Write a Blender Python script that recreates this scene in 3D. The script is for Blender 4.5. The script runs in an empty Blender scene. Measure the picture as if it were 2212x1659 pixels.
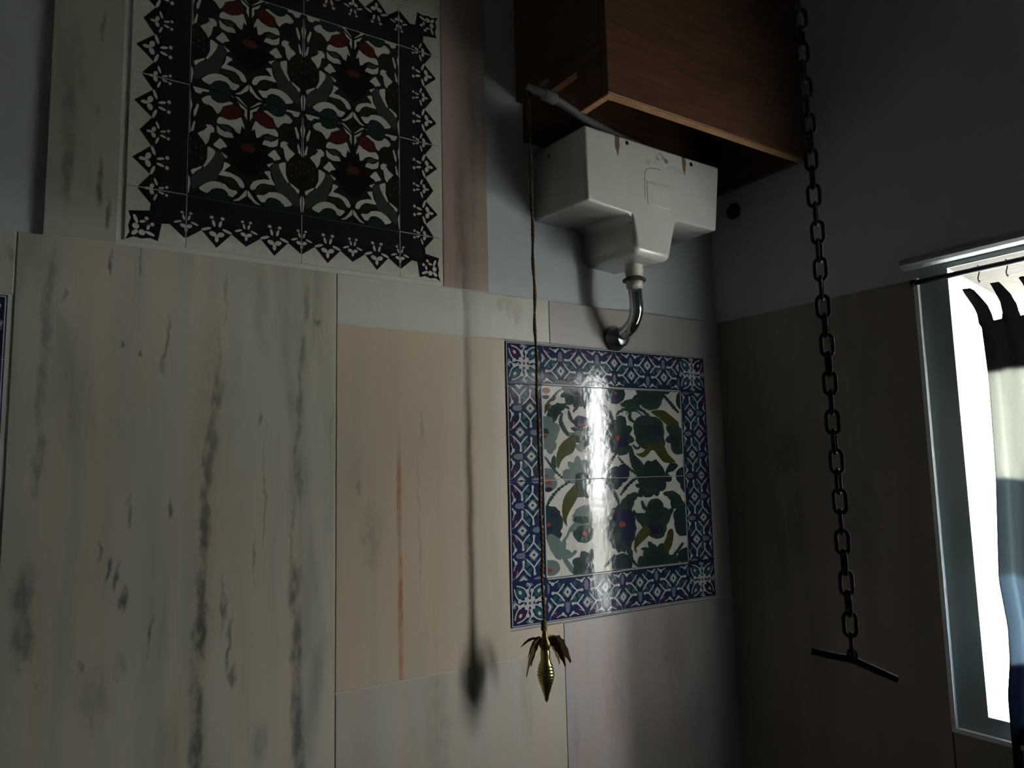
import bpy, bmesh, math, random
from mathutils import Matrix, Vector

random.seed(7)
scene = bpy.context.scene
COL = scene.collection
PI = math.pi

# ---------------------------------------------------------------- camera
cam_data = bpy.data.cameras.new('camera')
cam_data.sensor_width = 36.0
cam_data.lens = 36.0 * 1604.78 / 2212.0
cam_data.clip_start = 0.02
cam_data.clip_end = 200.0
cam = bpy.data.objects.new('camera', cam_data)
COL.objects.link(cam)
RIGHT = Vector((0.83289211, -0.55295116, -0.0231463))
DOWN = Vector((0.04419609, 0.10814405, -0.99315234))
FWD = Vector((0.55166788, 0.82616577, 0.1145106))
m = Matrix.Identity(4)
for i in range(3):
    m[i][0] = RIGHT[i]; m[i][1] = -DOWN[i]; m[i][2] = -FWD[i]
m[0][3], m[1][3], m[2][3] = -1.124436, -1.264847, 0.023799
cam.matrix_world = m
scene.camera = cam

# ---------------------------------------------------------------- sky and exposure
world = bpy.data.worlds.new('sky')
scene.world = world
world.use_nodes = True
wn = world.node_tree
bg = wn.nodes['Background']
bg.inputs['Color'].default_value = (0.95, 0.985, 1.0, 1)     # bright overcast daylight
bg.inputs['Strength'].default_value = 5.0
# sampling aid for the window opening: a portal gives no light of its own
pl = bpy.data.lights.new('window_portal', 'AREA')
pl.shape = 'RECTANGLE'; pl.size = 0.86; pl.size_y = 0.78
pl.cycles.is_portal = True
po = bpy.data.objects.new('window_portal', pl)
COL.objects.link(po)
po.location = (0.775, -0.87, -0.0245)
po.rotation_euler = (0, PI / 2, 0)       # faces into the room (-X)
scene.view_settings.view_transform = 'Standard'
scene.view_settings.look = 'None'
scene.view_settings.gamma = 1.0
scene.view_settings.use_curve_mapping = False
scene.view_settings.exposure = 3.75
scene.cycles.use_denoising = True
scene.cycles.max_bounces = 7
scene.cycles.diffuse_bounces = 4
scene.cycles.use_adaptive_sampling = True
scene.cycles.adaptive_threshold = 0.05

# ---------------------------------------------------------------- materials
MATS = {}
class NT:
    """small helper to write node trees"""
    def __init__(self, name):
        self.m = bpy.data.materials.new(name); self.m.use_nodes = True
        self.t = self.m.node_tree; self.b = self.t.nodes['Principled BSDF']
        self.tc = self.n('ShaderNodeTexCoord')
        self.obj = self.tc.outputs['Object']
    def n(self, kind, **kw):
        x = self.t.nodes.new(kind)
        for k, v in kw.items(): setattr(x, k, v)
        return x
    def put(self, sock, v):
        if isinstance(v, bpy.types.NodeSocket): self.t.links.new(v, sock)
        elif isinstance(v, tuple) and len(v) == 3 and sock.type == 'RGBA': sock.default_value = (*v, 1)
        else: sock.default_value = v
    def math(self, op, a, b=None, clamp=False):
        x = self.n('ShaderNodeMath', operation=op, use_clamp=clamp)
        self.put(x.inputs[0], a)
        if b is not None: self.put(x.inputs[1], b)
        return x.outputs[0]
    def xyz(self):
        s = self.n('ShaderNodeSeparateXYZ'); self.put(s.inputs[0], self.obj)
        return s.outputs
    def scaled(self, sx, sy, sz, off=(0, 0, 0)):
        p = self.n('ShaderNodeMapping'); self.put(p.inputs['Vector'], self.obj)
        p.inputs['Scale'].default_value = (sx, sy, sz); p.inputs['Location'].default_value = off
        return p.outputs[0]
    def noise(self, vec, scale, detail=4, rough=.55, dist=0.0):
        x = self.n('ShaderNodeTexNoise'); self.put(x.inputs['Vector'], vec)
        x.inputs['Scale'].default_value = scale; x.inputs['Detail'].default_value = detail
        x.inputs['Roughness'].default_value = rough; x.inputs['Distortion'].default_value = dist
        return x.outputs['Fac']
    def ramp(self, v, a, b, lo=0.0, hi=1.0):
        x = self.n('ShaderNodeMapRange', interpolation_type='SMOOTHSTEP')
        self.put(x.inputs[0], v)
        for i, q in enumerate((a, b, lo, hi)): x.inputs[i + 1].default_value = q
        return x.outputs[0]
    def mix(self, f, a, b):
        x = self.n('ShaderNodeMix', data_type='RGBA')
        self.put(x.inputs[0], f); self.put(x.inputs[6], a); self.put(x.inputs[7], b)
        return x.outputs[2]
    def bump(self, h, strength, dist=.01):
        x = self.n('ShaderNodeBump'); x.inputs['Strength'].default_value = strength
        x.inputs['Distance'].default_value = dist; self.put(x.inputs['Height'], h)
        self.t.links.new(x.outputs[0], self.b.inputs['Normal'])
    def done(self, color=None, rough=None, metal=None, spec=None):
        if color is not None: self.put(self.b.inputs['Base Color'], color)
        if rough is not None: self.put(self.b.inputs['Roughness'], rough)
        if metal is not None: self.b.inputs['Metallic'].default_value = metal
        if spec is not None: self.b.inputs['Specular IOR Level'].default_value = spec
        MATS[self.m.name] = self.m
        return self.m

def marble(name, base, base2, vein, marks=(), spots=.5, axis=0, rough=.34, fine=.35, tinted=(), grain=.38):
    """clouded marble; marks and tinted = soft drawn-out veins and flecks (across, height, half width, half length, strength)"""
    k = NT(name)
    warp = k.n('ShaderNodeTexNoise'); warp.inputs['Scale'].default_value = 13; warp.inputs['Detail'].default_value = 4
    k.put(warp.inputs['Vector'], k.scaled(1, 1, .7))
    wv = k.n('ShaderNodeVectorMath', operation='MULTIPLY_ADD')
    k.t.links.new(warp.outputs['Color'], wv.inputs[0]); wv.inputs[1].default_value = (.030, .030, .05); wv.inputs[2].default_value = (-.015, -.015, -.025)
    ad = k.n('ShaderNodeVectorMath', operation='ADD'); k.t.links.new(k.obj, ad.inputs[0]); k.t.links.new(wv.outputs[0], ad.inputs[1])
    w2 = k.n('ShaderNodeTexNoise'); w2.inputs['Scale'].default_value = 75; w2.inputs['Detail'].default_value = 3
    k.put(w2.inputs['Vector'], k.scaled(1, 1, .45, (4, 1, 2)))
    wv2 = k.n('ShaderNodeVectorMath', operation='MULTIPLY_ADD')
    k.t.links.new(w2.outputs['Color'], wv2.inputs[0]); wv2.inputs[1].default_value = (.016, .016, .05); k.t.links.new(ad.outputs[0], wv2.inputs[2])
    off = k.n('ShaderNodeVectorMath', operation='ADD'); k.t.links.new(wv2.outputs[0], off.inputs[0]); off.inputs[1].default_value = (-.008, -.008, -.025)
    P = off.outputs[0]
    rag = k.n('ShaderNodeSeparateColor'); k.t.links.new(w2.outputs['Color'], rag.inputs[0])
    cl = k.n('ShaderNodeTexNoise'); cl.inputs['Scale'].default_value = 4.2; cl.inputs['Detail'].default_value = 4; cl.inputs['Distortion'].default_value = .5
    k.put(cl.inputs['Vector'], k.scaled(2.0, 2.0, .45, (1, 7, 3)))
    sc = k.n('ShaderNodeSeparateColor'); k.t.links.new(cl.outputs['Color'], sc.inputs[0])
    col = k.mix(k.ramp(sc.outputs[0], .38, .64), base, base2)
    col = k.mix(k.math('MULTIPLY', k.ramp(sc.outputs[1], .52, .72), fine), col, vein)
    # fine upright grain: warm and grey-green threads
    gr = k.n('ShaderNodeTexNoise'); gr.inputs['Scale'].default_value = 26; gr.inputs['Detail'].default_value = 4; gr.inputs['Roughness'].default_value = .6
    k.put(gr.inputs['Vector'], k.scaled(1, 1, .07, (2, 6, 1)))
    gs = k.n('ShaderNodeSeparateColor'); k.t.links.new(gr.outputs['Color'], gs.inputs[0])
    col = k.mix(k.math('MULTIPLY', k.ramp(gs.outputs[0], .48, .70), .75 * grain), col, tuple(min(1, v * q) for v, q in zip(base, (.72, .80, .78))))
    col = k.mix(k.math('MULTIPLY', k.ramp(gs.outputs[1], .48, .68), .7 * grain), col, tuple(min(1, v * q) for v, q in zip(base, (1.12, .97, .86))))
    sp = k.noise(k.scaled(1.0, 1.0, .30, (9, 4, 6)), 34, 3, .6, .2)
    f = k.math('MULTIPLY', k.ramp(sp, .64, .73), k.ramp(sc.outputs[2], .50, .62, 0, spots))
    col = k.mix(f, col, tuple(v * .45 for v in vein))
    def draw(lst, P=P):
        acc = None
        for (a0, z0, w, l, s) in lst:
            m_ = k.n('ShaderNodeVectorMath', operation='MULTIPLY_ADD'); k.t.links.new(P, m_.inputs[0])
            m_.inputs[1].default_value = (1 / w, 0, 1 / l) if axis == 0 else (0, 1 / w, 1 / l)
            m_.inputs[2].default_value = (-a0 / w, 0, -z0 / l) if axis == 0 else (0, -a0 / w, -z0 / l)
            ln = k.n('ShaderNodeVectorMath', operation='LENGTH'); k.t.links.new(m_.outputs[0], ln.inputs[0])
            q = k.ramp(ln.outputs['Value'], .25, 1.25, s, 0)
            acc = q if acc is None else k.math('MAXIMUM', acc, q)
        return acc
    if marks: col = k.mix(k.math('MULTIPLY', draw(marks), k.ramp(rag.outputs[2], .32, .58, .45, 1)), col, tuple(v * .80 for v in vein))
    for tint, lst in tinted: col = k.mix(k.math('MULTIPLY', draw(lst, k.obj), k.ramp(rag.outputs[2], .3, .6, .55, 1)), col, tint)
    return k.done(col, rough, spec=.35)

def plain(name, color, rough=.5, metal=0, spec=.5, var=.12, scale=20, bump=0.0):
    k = NT(name)
    n = k.noise(k.obj, scale, 4, .6)
    col = k.mix(n, tuple(v * (1 - var) for v in color), tuple(min(1, v * (1 + var)) for v in color))
    if bump: k.bump(k.noise(k.obj, scale * 3, 4, .6), bump, .004)
    return k.done(col, rough, metal, spec)

def glaze(name, color):
    k = NT('glaze_' + name)
    n = k.noise(k.obj, 90, 3, .6)
    col = k.mix(n, tuple(v * .78 for v in color), tuple(min(1, v * 1.22) for v in color))
    k.bump(k.noise(k.obj, 42, 3, .5), .10, .004)
    return k.done(col, .10, spec=.20)

GLAZE = {n: glaze(n, c) for n, c in dict(
    white=(.62, .60, .53), green=(.030, .060, .048), navy=(.022, .024, .062), olive=(.075, .070, .022), red=(.26, .055, .035),
    greyteal=(.14, .19, .17), deep=(.026, .042, .045), borderblue=(.022, .030, .078), pale=(.52, .54, .52), knot=(.16, .20, .25),
    teal=(.03, .10, .11), plum=(.075, .022, .06), darkgreen=(.019, .025, .022), brown=(.026, .020, .015), crimson=(.085, .020, .016),
    greyleaf=(.052, .066, .054), oliveb=(.036, .031, .013), cream=(.62, .60, .50), maroon=(.060, .018, .018), purpleblack=(.020, .014, .020),
    rosette=(.019, .040, .033), lotus=(.016, .010, .010), lotusred=(.085, .028, .020), whiteb=(.64, .64, .55)).items()}

plain('paint_wall', (.50, .54, .55), .8, 0, .2, .06, 6, .05)
plain('paint_cool', (.36, .43, .44), .8, 0, .2, .06, 6, .05)
plain('reveal_plaster', (.78, .80, .78), .85, 0, .2, .04, 9, .1)
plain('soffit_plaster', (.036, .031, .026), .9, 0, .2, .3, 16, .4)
plain('window_trim_paint', (.30, .37, .36), .6, 0, .3, .06, 12)
plain('white_edge', (.74, .78, .80), .45, 0, .4, .04, 12)
plain('ledge_paint', (.30, .32, .33), .6, 0, .3, .05, 12)
plain('grout', (.55, .53, .46), .8, 0, .2, .15, 60)
plain('ceiling_paint', (.28, .28, .26), .9, 0, .1, .05, 4)
plain('floor_stone', (.12, .11, .10), .5, 0, .3, .2, 5)
plain('ground_stone', (.30, .29, .26), .9, 0, .2, .2, 2)
plain('brass', (.40, .33, .14), .28, 1.0, .5, .2, 40)
plain('brass_dark', (.16, .12, .05), .4, 1.0, .5, .3, 60)
plain('chrome', (.62, .64, .63), .12, 1.0, .5, .06, 30)
plain('chrome_dull', (.20, .21, .21), .3, 1.0, .5, .2, 30)
plain('spud_plastic', (.62, .59, .50), .35, 0, .5, .08, 30)
plain('nut_rust', (.085, .058, .035), .6, .3, .4, .3, 60)
plain('iron', (.022, .022, .023), .9, 0, .08, .3, 60)
plain('room_paint', (.26, .27, .26), .85, 0, .2, .06, 6)
plain('grout_dark', (.16, .165, .15), .8, 0, .2, .15, 60)
plain('grout_light', (.62, .60, .53), .8, 0, .2, .1, 60)
plain('lever_plastic', (.22, .225, .23), .45, 0, .5, .12, 30)
plain('rubber_dark', (.018, .018, .019), .7, 0, .3, .3, 50)
plain('hole_dark', (.03, .028, .02), .8, 0, .2, .3, 80)
plain('rod_black', (.012, .012, .013), .45, .2, .4, .2, 40)
plain('tassel_fibre', (.13, .075, .032), .85, 0, .2, .3, 120)

def cord_material():
    k = NT('cord_twist'); c = k.xyz()
    w = k.math('SINE', k.math('ADD', k.math('MULTIPLY', c[2], 620.0), k.math('MULTIPLY', c[0], 900.0)))
    col = k.mix(k.ramp(w, -.6, .6), (.045, .026, .012), (.17, .115, .045))
    return k.done(col, .85, spec=.2)
cord_material()

def wood_material():
    k = NT('brown_wood')
    g = k.noise(k.scaled(1.2, 1.2, 14), 4.5, 6, .6, 1.2)
    g2 = k.noise(k.scaled(2, 2, 40), 6, 3, .6)
    col = k.mix(k.ramp(g, .3, .72), (.100, .043, .023), (.180, .082, .042))
    col = k.mix(k.math('MULTIPLY', g2, .35), col, (.07, .028, .014))
    k.bump(g, .08, .003)
    return k.done(col, .48, spec=.35)
wood_material()
plain('pale_edge_wood', (.36, .19, .085), .6, 0, .3, .2, 30)  # paler wood tone, carries the light on the casing's lower edges

def ceramic_material():
    k = NT('cistern_ceramic'); c = k.xyz()
    n = k.noise(k.obj, 14, 4, .6); fine = k.noise(k.obj, 70, 4, .65)
    col = k.mix(n, (.62, .60, .54), (.70, .685, .63))
    # limescale and rust marks that run down from the rim, and a green smudge of old print
    for (x0, z0, w, s, tint) in ((-.1135, .666, .0075, .95, (.17, .115, .075)), (.083, .664, .0065, .95, (.19, .15, .075))):
        dx = k.math('ABSOLUTE', k.math('SUBTRACT', k.math('ADD', c[0], k.math('MULTIPLY', k.math('SUBTRACT', fine, .5), .006)), x0))
        wz = k.ramp(c[2], z0 - .004, z0 + .026, .12, 1)
        f = k.math('MULTIPLY', k.ramp(k.math('DIVIDE', dx, wz), w * .75, w * 1.1, s, 0), k.ramp(c[2], z0 - .004, z0))
        f = k.math('MULTIPLY', f, k.ramp(c[1], -.12, -.15))
        col = k.mix(f, col, tint)
    for (x0, z0, rx, rz, s, tint) in ((.004, .690, .022, .012, .9, (.20, .23, .17)), (.026, .684, .010, .007, .9, (.16, .17, .09)), (-.035, .672, .05, .010, .35, (.30, .28, .30)), (.05, .668, .045, .010, .28, (.30, .29, .29))):
        dx = k.math('DIVIDE', k.math('SUBTRACT', c[0], x0), rx); dz = k.math('DIVIDE', k.math('SUBTRACT', c[2], z0), rz)
        d = k.math('ADD', k.math('MULTIPLY', dx, dx), k.math('MULTIPLY', dz, dz))
        f = k.math('MULTIPLY', k.ramp(d, .1, 1.2, s, 0), k.ramp(fine, .46, .58))
        f = k.math('MULTIPLY', f, k.ramp(c[1], -.12, -.15))
        col = k.mix(f, col, tint)
    return k.done(col, .16, spec=.5)
ceramic_material()

def curtain_material():
    k = NT('striped_curtain_cloth'); c = k.xyz(); z = c[2]
    weave = k.noise(k.scaled(60, 60, 300), 3, 2, .5)
    wob = k.math('ADD', z, k.math('MULTIPLY', k.math('SUBTRACT', k.noise(k.obj, 9, 3), .5), .02))
    col = (.62, .63, .58)
    for (za, c2) in ((-.013, (.20, .235, .25)), (-.182, (.30, .37, .42)), (-.335, (.035, .050, .085))):
        col = k.mix(k.ramp(wob, za - .006, za + .006, 1, 0), col, c2)
    col = k.mix(k.ramp(wob, .172, .186), col, (.045, .046, .044))
    col = k.mix(k.math('MULTIPLY', weave, .25), col, (.1, .11, .12))
    tr = k.n('ShaderNodeBsdfTranslucent'); k.put(tr.inputs['Color'], col)
    k.put(k.b.inputs['Base Color'], col); k.b.inputs['Roughness'].default_value = .9
    k.b.inputs['Specular IOR Level'].default_value = .1
    mx = k.n('ShaderNodeMixShader'); mx.inputs[0].default_value = .30
    k.t.links.new(k.b.outputs[0], mx.inputs[1]); k.t.links.new(tr.outputs[0], mx.inputs[2])
    out = next(n for n in k.t.nodes if n.type == 'OUTPUT_MATERIAL')
    k.t.links.new(mx.outputs[0], out.inputs['Surface'])
    MATS['striped_curtain_cloth'] = k.m
curtain_material()

VEINED_MARKS = (
(-0.846, 0.3185, 0.0035, 0.0649, 0.45),
(-0.854, 0.223, 0.0035, 0.071, 0.45),
(-0.86, 0.158, 0.0115, 0.0628, 0.75),
(-0.8635, 0.09, 0.0115, 0.052, 0.75),
(-0.867, 0.042, 0.01, 0.0546, 0.8),
(-0.8705, -0.02, 0.01, 0.0492, 0.8),
(-0.872, -0.074, 0.0115, 0.075, 0.9),
(-0.8725, -0.156, 0.0115, 0.0588, 0.9),
(-0.874, -0.219, 0.0131, 0.0792, 1),
(-0.876, -0.3085, 0.0131, 0.0678, 1),
(-0.879, -0.396, 0.0131, 0.0765, 1),
(-0.866, 0.146, 0.0269, 0.2605, 0.28),
(-0.8735, -0.222, 0.0269, 0.2902, 0.28),
(-0.711, 0.309, 0.0062, 0.0602, 0.6),
(-0.7185, 0.236, 0.0062, 0.0507, 0.6),
(-0.724, 0.167, 0.0054, 0.0648, 0.6),
(-0.7235, 0.0835, 0.0054, 0.0587, 0.6),
(-0.7165, 0.0125, 0.0054, 0.0479, 0.6),
(-0.7265, -0.172, 0.0115, 0.0628, 0.85),
(-0.721, -0.255, 0.0115, 0.0723, 0.85),
(-0.718, -0.391, 0.0115, 0.1344, 0.85),
(-0.7285, -0.08, 0.0031, 0.0854, 0.4),
(-1.0925, 0.321, 0.0077, 0.0455, 0.55),
(-1.096, 0.2515, 0.0077, 0.0637, 0.55),
(-1.097, 0.1625, 0.0077, 0.0718, 0.55),
(-1.098, 0.0625, 0.0077, 0.0786, 0.55),
(-1.1085, -0.14, 0.0173, 0.0565, 0.7),
(-1.1075, -0.1935, 0.0173, 0.0504, 0.7),
(-1.017, -0.0825, 0.0031, 0.024, 1),
(-1.004, -0.106, 0.0042, 0.0191, 1),
(-0.9905, -0.123, 0.0038, 0.016, 1),
(-0.979, -0.155, 0.0054, 0.0202, 1),
(-0.9445, -0.2125, 0.0035, 0.0311, 1),
(-1.0195, 0.3545, 0.0035, 0.0284, 0.95),
(-0.9735, 0.366, 0.0027, 0.0337, 0.8),
(-0.935, 0.234, 0.0031, 0.0557, 0.6),
(-0.9815, -0.0255, 0.0035, 0.0311, 0.6),
(-0.9945, 0.2235, 0.0062, 0.0109, 1),
(-0.9675, 0.2165, 0.0038, 0.0086, 0.9),
(-1.0725, 0.2975, 0.0038, 0.014, 0.6),
(-0.8415, -0.179, 0.0042, 0.0461, 0.75),
(-0.831, -0.239, 0.0042, 0.0434, 0.75),
(-0.8235, -0.2845, 0.0077, 0.0205, 0.75),
(-0.789, 0.109, 0.0046, 0.0208, 0.8),
(-0.778, -0.012, 0.0023, 0.1198, 0.5),
(-0.6895, 0.285, 0.0054, 0.0121, 0.8),
(-0.794, -0.111, 0.0035, 0.0413, 0.5),
(-0.921, -0.0235, 0.0038, 0.0167, 0.8),
(-0.7785, -0.3985, 0.0154, 0.0336, 0.4),
(-1.016, -0.29, 0.0269, 0.0526, 0.35),
(-1.033, -0.24, 0.0054, 0.0108, 0.6),
(-0.986, -0.248, 0.0115, 0.0237, 0.4),
(-0.664, 0.096, 0.0031, 0.0746, 0.3),
(-0.8305, 0.2375, 0.0192, 0.1765, 0.12),
(-0.9905, 0.177, 0.0346, 0.2088, 0.16))
GREYGREEN = (.150, .172, .138)
marble('marble_veined', (.57, .515, .405), (.53, .51, .41), GREYGREEN, VEINED_MARKS, spots=.9, fine=.55, grain=.85)
marble('marble_pale', (.58, .565, .49), (.60, .585, .505), (.40, .31, .22), ((-.29, .366, .03, .02, .45), (-.262, .345, .02, .02, .4)), spots=.1, fine=.25)
marble('marble_beige', (.575, .452, .328), (.54, .465, .352), (.23, .23, .18), [(-0.6145, -0.003, 0.0062, 0.0224, 0.8), (-0.587, -0.09, 0.0269, 0.062, 0.35), (-0.622, 0.0175, 0.0231, 0.0562, 0.2), (-0.49, 0.103, 0.0062, 0.0386, 0.35), (-0.4965, -0.0695, 0.0031, 0.1509, 0.35)], spots=.2, fine=.30,
       tinted=(((.38, .155, .075), [(-0.535, -0.026, 0.0062, 0.1196, 0.9), (-0.5335, -0.232, 0.0062, 0.1709, 0.9)]),))
marble('marble_low', (.54, .46, .36), (.49, .465, .39), (.26, .26, .22),
       ((-.46, -.45, .03, .2, .35), (-.26, -.42, .02, .12, .3), (-.6, -.5, .03, .2, .2)), spots=.2, fine=.35)
marble('marble_rosegrey', (.46, .385, .345), (.42, .40, .385), (.26, .21, .20),
       ((-.03, -.45, .05, .12, .3), (.15, -.40, .04, .1, .3)), spots=.15, fine=.35, rough=.30)
marble('marble_rose', (.42, .31, .26), (.46, .365, .30), (.30, .17, .15),
       ((-.400, .50, .014, .22, .55), (-.365, .7, .01, .3, .3)), spots=.1, fine=.3)
marble('marble_panelwall', (.50, .475, .385), (.47, .455, .375), (.17, .17, .15), [(-1.0815, 0.5825, 0.0085, 0.0685, 0.5), (-1.0795, 0.4915, 0.01, 0.0741, 0.6), (-1.0355, 0.4855, 0.0046, 0.0485, 0.9), (-1.0255, 0.4335, 0.0035, 0.0352, 0.8), (-1.037, 0.74, 0.0054, 0.0297, 0.6), (-1.077, 0.6665, 0.0192, 0.0928, 0.3)], spots=.4, fine=.35)
marble('marble_greenish', (.51, .53, .45), (.53, .545, .46), (.34, .22, .08), ((-1.146, .347, .012, .010, .6),), spots=.2, fine=.3)
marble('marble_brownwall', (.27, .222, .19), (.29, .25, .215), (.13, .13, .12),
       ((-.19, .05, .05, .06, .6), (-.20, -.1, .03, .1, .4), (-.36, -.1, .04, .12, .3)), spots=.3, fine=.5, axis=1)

# ---------------------------------------------------------------- geometry helpers
def link(name, me, parent=None, loc=None, rot=None):
    o = bpy.data.objects.new(name, me); COL.objects.link(o)
    if parent is not None: o.parent = parent
    if loc is not None: o.location = loc
    if rot is not None: o.rotation_euler = rot
    return o
def mesh(name, verts, faces, mats, fm=None, smooth=False):
    me = bpy.data.meshes.new(name); me.from_pydata([tuple(v) for v in verts], [], faces)
    for x in (mats if isinstance(mats, (list, tuple)) else [mats]):
        me.materials.append(MATS[x] if isinstance(x, str) else x)
    if fm: me.polygons.foreach_set('material_index', fm)
    if smooth: me.polygons.foreach_set('use_smooth', [True] * len(me.polygons))
    me.update(); return me
def from_bm(name, bm, mats, smooth=False):
    bmesh.ops.recalc_face_normals(bm, faces=bm.faces)
    me = bpy.data.meshes.new(name); bm.to_mesh(me); bm.free()
    for x in (mats if isinstance(mats, (list, tuple)) else [mats]):
        me.materials.append(MATS[x] if isinstance(x, str) else x)
    if smooth: me.polygons.foreach_set('use_smooth', [True] * len(me.polygons))
    return me
def box_bm(x0, x1, y0, y1, z0, z1, bevel=0.0, seg=1):
    bm = bmesh.new()
    v = [bm.verts.new((x, y, z)) for x in (x0, x1) for y in (y0, y1) for z in (z0, z1)]
    for f in ((0, 1, 3, 2), (4, 6, 7, 5), (0, 4, 5, 1), (2, 3, 7, 6), (0, 2, 6, 4), (1, 5, 7, 3)):
        bm.faces.new([v[i] for i in f])
    if bevel: bmesh.ops.bevel(bm, geom=bm.edges[:], offset=bevel, segments=seg, profile=.6, affect='EDGES')
    return bm
def box(name, x0, x1, y0, y1, z0, z1, mat, parent=None, bevel=0.0, seg=1):
    return link(name, from_bm(name, box_bm(min(x0, x1), max(x0, x1), min(y0, y1), max(y0, y1), z0, z1, bevel, seg), mat), parent)
def prism(name, pts, y0, y1, mat, parent=None, bevel=0.0, seg=2, smooth=False):
    """outline in x,z extruded along y"""
    bm = bmesh.new()
    a = [bm.verts.new((x, y0, z)) for x, z in pts]; b = [bm.verts.new((x, y1, z)) for x, z in pts]
    bm.faces.new(a); bm.faces.new(b[::-1])
    n = len(pts)
    for i in range(n): bm.faces.new((a[i], b[i], b[(i + 1) % n], a[(i + 1) % n]))
    bmesh.ops.recalc_face_normals(bm, faces=bm.faces)
    if bevel: bmesh.ops.bevel(bm, geom=bm.edges[:], offset=bevel, segments=seg, profile=.5, affect='EDGES')
    return link(name, from_bm(name, bm, mat, smooth), parent)
def lathe_me(name, prof, mat, n=20, axis='z', smooth=True):
    """profile of (radius, height)"""
    v, f = [], []
    for r, h in prof:
        for i in range(n):
            a = 2 * PI * i / n; c, s = r * math.cos(a), r * math.sin(a)
            v.append((c, s, h) if axis == 'z' else ((c, h, s) if axis == 'y' else (h, c, s)))
    for j in range(len(prof) - 1):
        for i in range(n):
            f.append((j * n + i, j * n + (i + 1) % n, (j + 1) * n + (i + 1) % n, (j + 1) * n + i))
    f.append(tuple(range(n))); f.append(tuple(range((len(prof) - 1) * n, len(prof) * n)))
    bm = bmesh.new(); bv = [bm.verts.new(q) for q in v]
    for q in f: bm.faces.new([bv[i] for i in q])
    return from_bm(name, bm, mat, smooth)
def tube_me(name, path, r, mat, n=10, closed=False, smooth=True):
    P = [Vector(p) for p in path]; m_ = len(P); v, f = [], []
    up = None
    for i, p in enumerate(P):
        a = P[(i - 1) % m_] if (closed or i > 0) else p
        b = P[(i + 1) % m_] if (closed or i < m_ - 1) else p
        t = (b - a).normalized()
        if up is None: up = t.orthogonal().normalized()
        up = (up - t * up.dot(t)).normalized(); s = t.cross(up)
        rr = r[i] if isinstance(r, (list, tuple)) else r
        for j in range(n):
            w = 2 * PI * j / n
            v.append(p + (up * math.cos(w) + s * math.sin(w)) * rr)
    last = m_ if closed else m_ - 1
    for i in range(last):
        for j in range(n):
            f.append((i * n + j, i * n + (j + 1) % n, ((i + 1) % m_) * n + (j + 1) % n, ((i + 1) % m_) * n + j))
    if not closed:
        f.append(tuple(range(n))[::-1]); f.append(tuple(range((m_ - 1) * n, m_ * n)))
    return mesh(name, v, f, mat, smooth=smooth)
def empty(name, loc, rot=(0, 0, 0)):
    o = bpy.data.objects.new(name, None); COL.objects.link(o); o.empty_display_size = .05
    o.location = loc; o.rotation_euler = rot
    return o
def tag(o, label, cat=None, group=None, kind=None):
    o['label'] = label
    if cat: o['category'] = cat
    if group: o['group'] = group
    if kind: o['kind'] = kind
    return o

# ---------------------------------------------------------------- room shell
FLOOR, CEIL = -1.45, 1.32
XC = 0.355                      # face of the dado on the window wall
PLASTER = 0.009                 # the painted walls lie this far behind the marble
X_LEFT, Y_FRONT = -1.95, -2.3

wall_back = box('wall_back', X_LEFT - .2, .364, PLASTER, .22, FLOOR, CEIL, 'paint_wall')
tag(wall_back, 'pale painted back wall with a dado of mixed marble slabs', kind='structure')
wall_left = box('wall_left', X_LEFT - .2, X_LEFT, Y_FRONT, PLASTER, FLOOR, CEIL, 'room_paint')
tag(wall_left, 'painted wall to the left, out of view', kind='structure')
wall_front = box('wall_front', X_LEFT - .2, .77, Y_FRONT - .2, Y_FRONT, FLOOR, CEIL, 'room_paint')
tag(wall_front, 'painted wall behind the camera', kind='structure')
floor = box('floor', X_LEFT - .2, .77, Y_FRONT - .2, .22, FLOOR - .15, FLOOR, 'floor_stone')
tag(floor, 'stone floor of the washroom', kind='structure')
ceiling = box('ceiling', X_LEFT - .2, .77, Y_FRONT - .2, .22, CEIL, CEIL + .15, 'ceiling_paint')
tag(ceiling, 'plain painted ceiling', kind='structure')
ground = box('ground', .8, 40, -30, 30, -1.9, -1.75, 'ground_stone')
tag(ground, 'pale paved ground outside the window', kind='structure')

# window wall with a deep splayed opening
HX0, HX1 = .364, .77
WY0, WY1, WZ0, WZ1 = -.566, -1.17, -.441, .392
OY0, OY1 = -.49, -1.25
def window_wall():
    def rect(x, ya, yb, za, zb): return [(x, ya, za), (x, yb, za), (x, yb, zb), (x, ya, zb)]
    v = rect(HX0, .22, Y_FRONT, FLOOR, CEIL) + rect(HX0, WY0, WY1, WZ0, WZ1) + rect(HX1, OY0, OY1, WZ0, WZ1) + rect(HX1, .22, Y_FRONT, FLOOR, CEIL)
    f, fm = [], []
    for i in range(4):
        j = (i + 1) % 4
        f.append((i, j, 4 + j, 4 + i)); fm.append(0)
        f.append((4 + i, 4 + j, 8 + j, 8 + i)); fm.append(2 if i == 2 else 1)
        f.append((8 + i, 8 + j, 12 + j, 12 + i)); fm.append(1)
        f.append((12 + i, 12 + j, j, i)); fm.append(1)
    return mesh('wall_right', v, f, ['paint_wall', 'reveal_plaster', 'soffit_plaster'], fm)
wall_right = link('wall_right', window_wall())
tag(wall_right, 'dim window wall with a deep splayed window opening', kind='structure')

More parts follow.
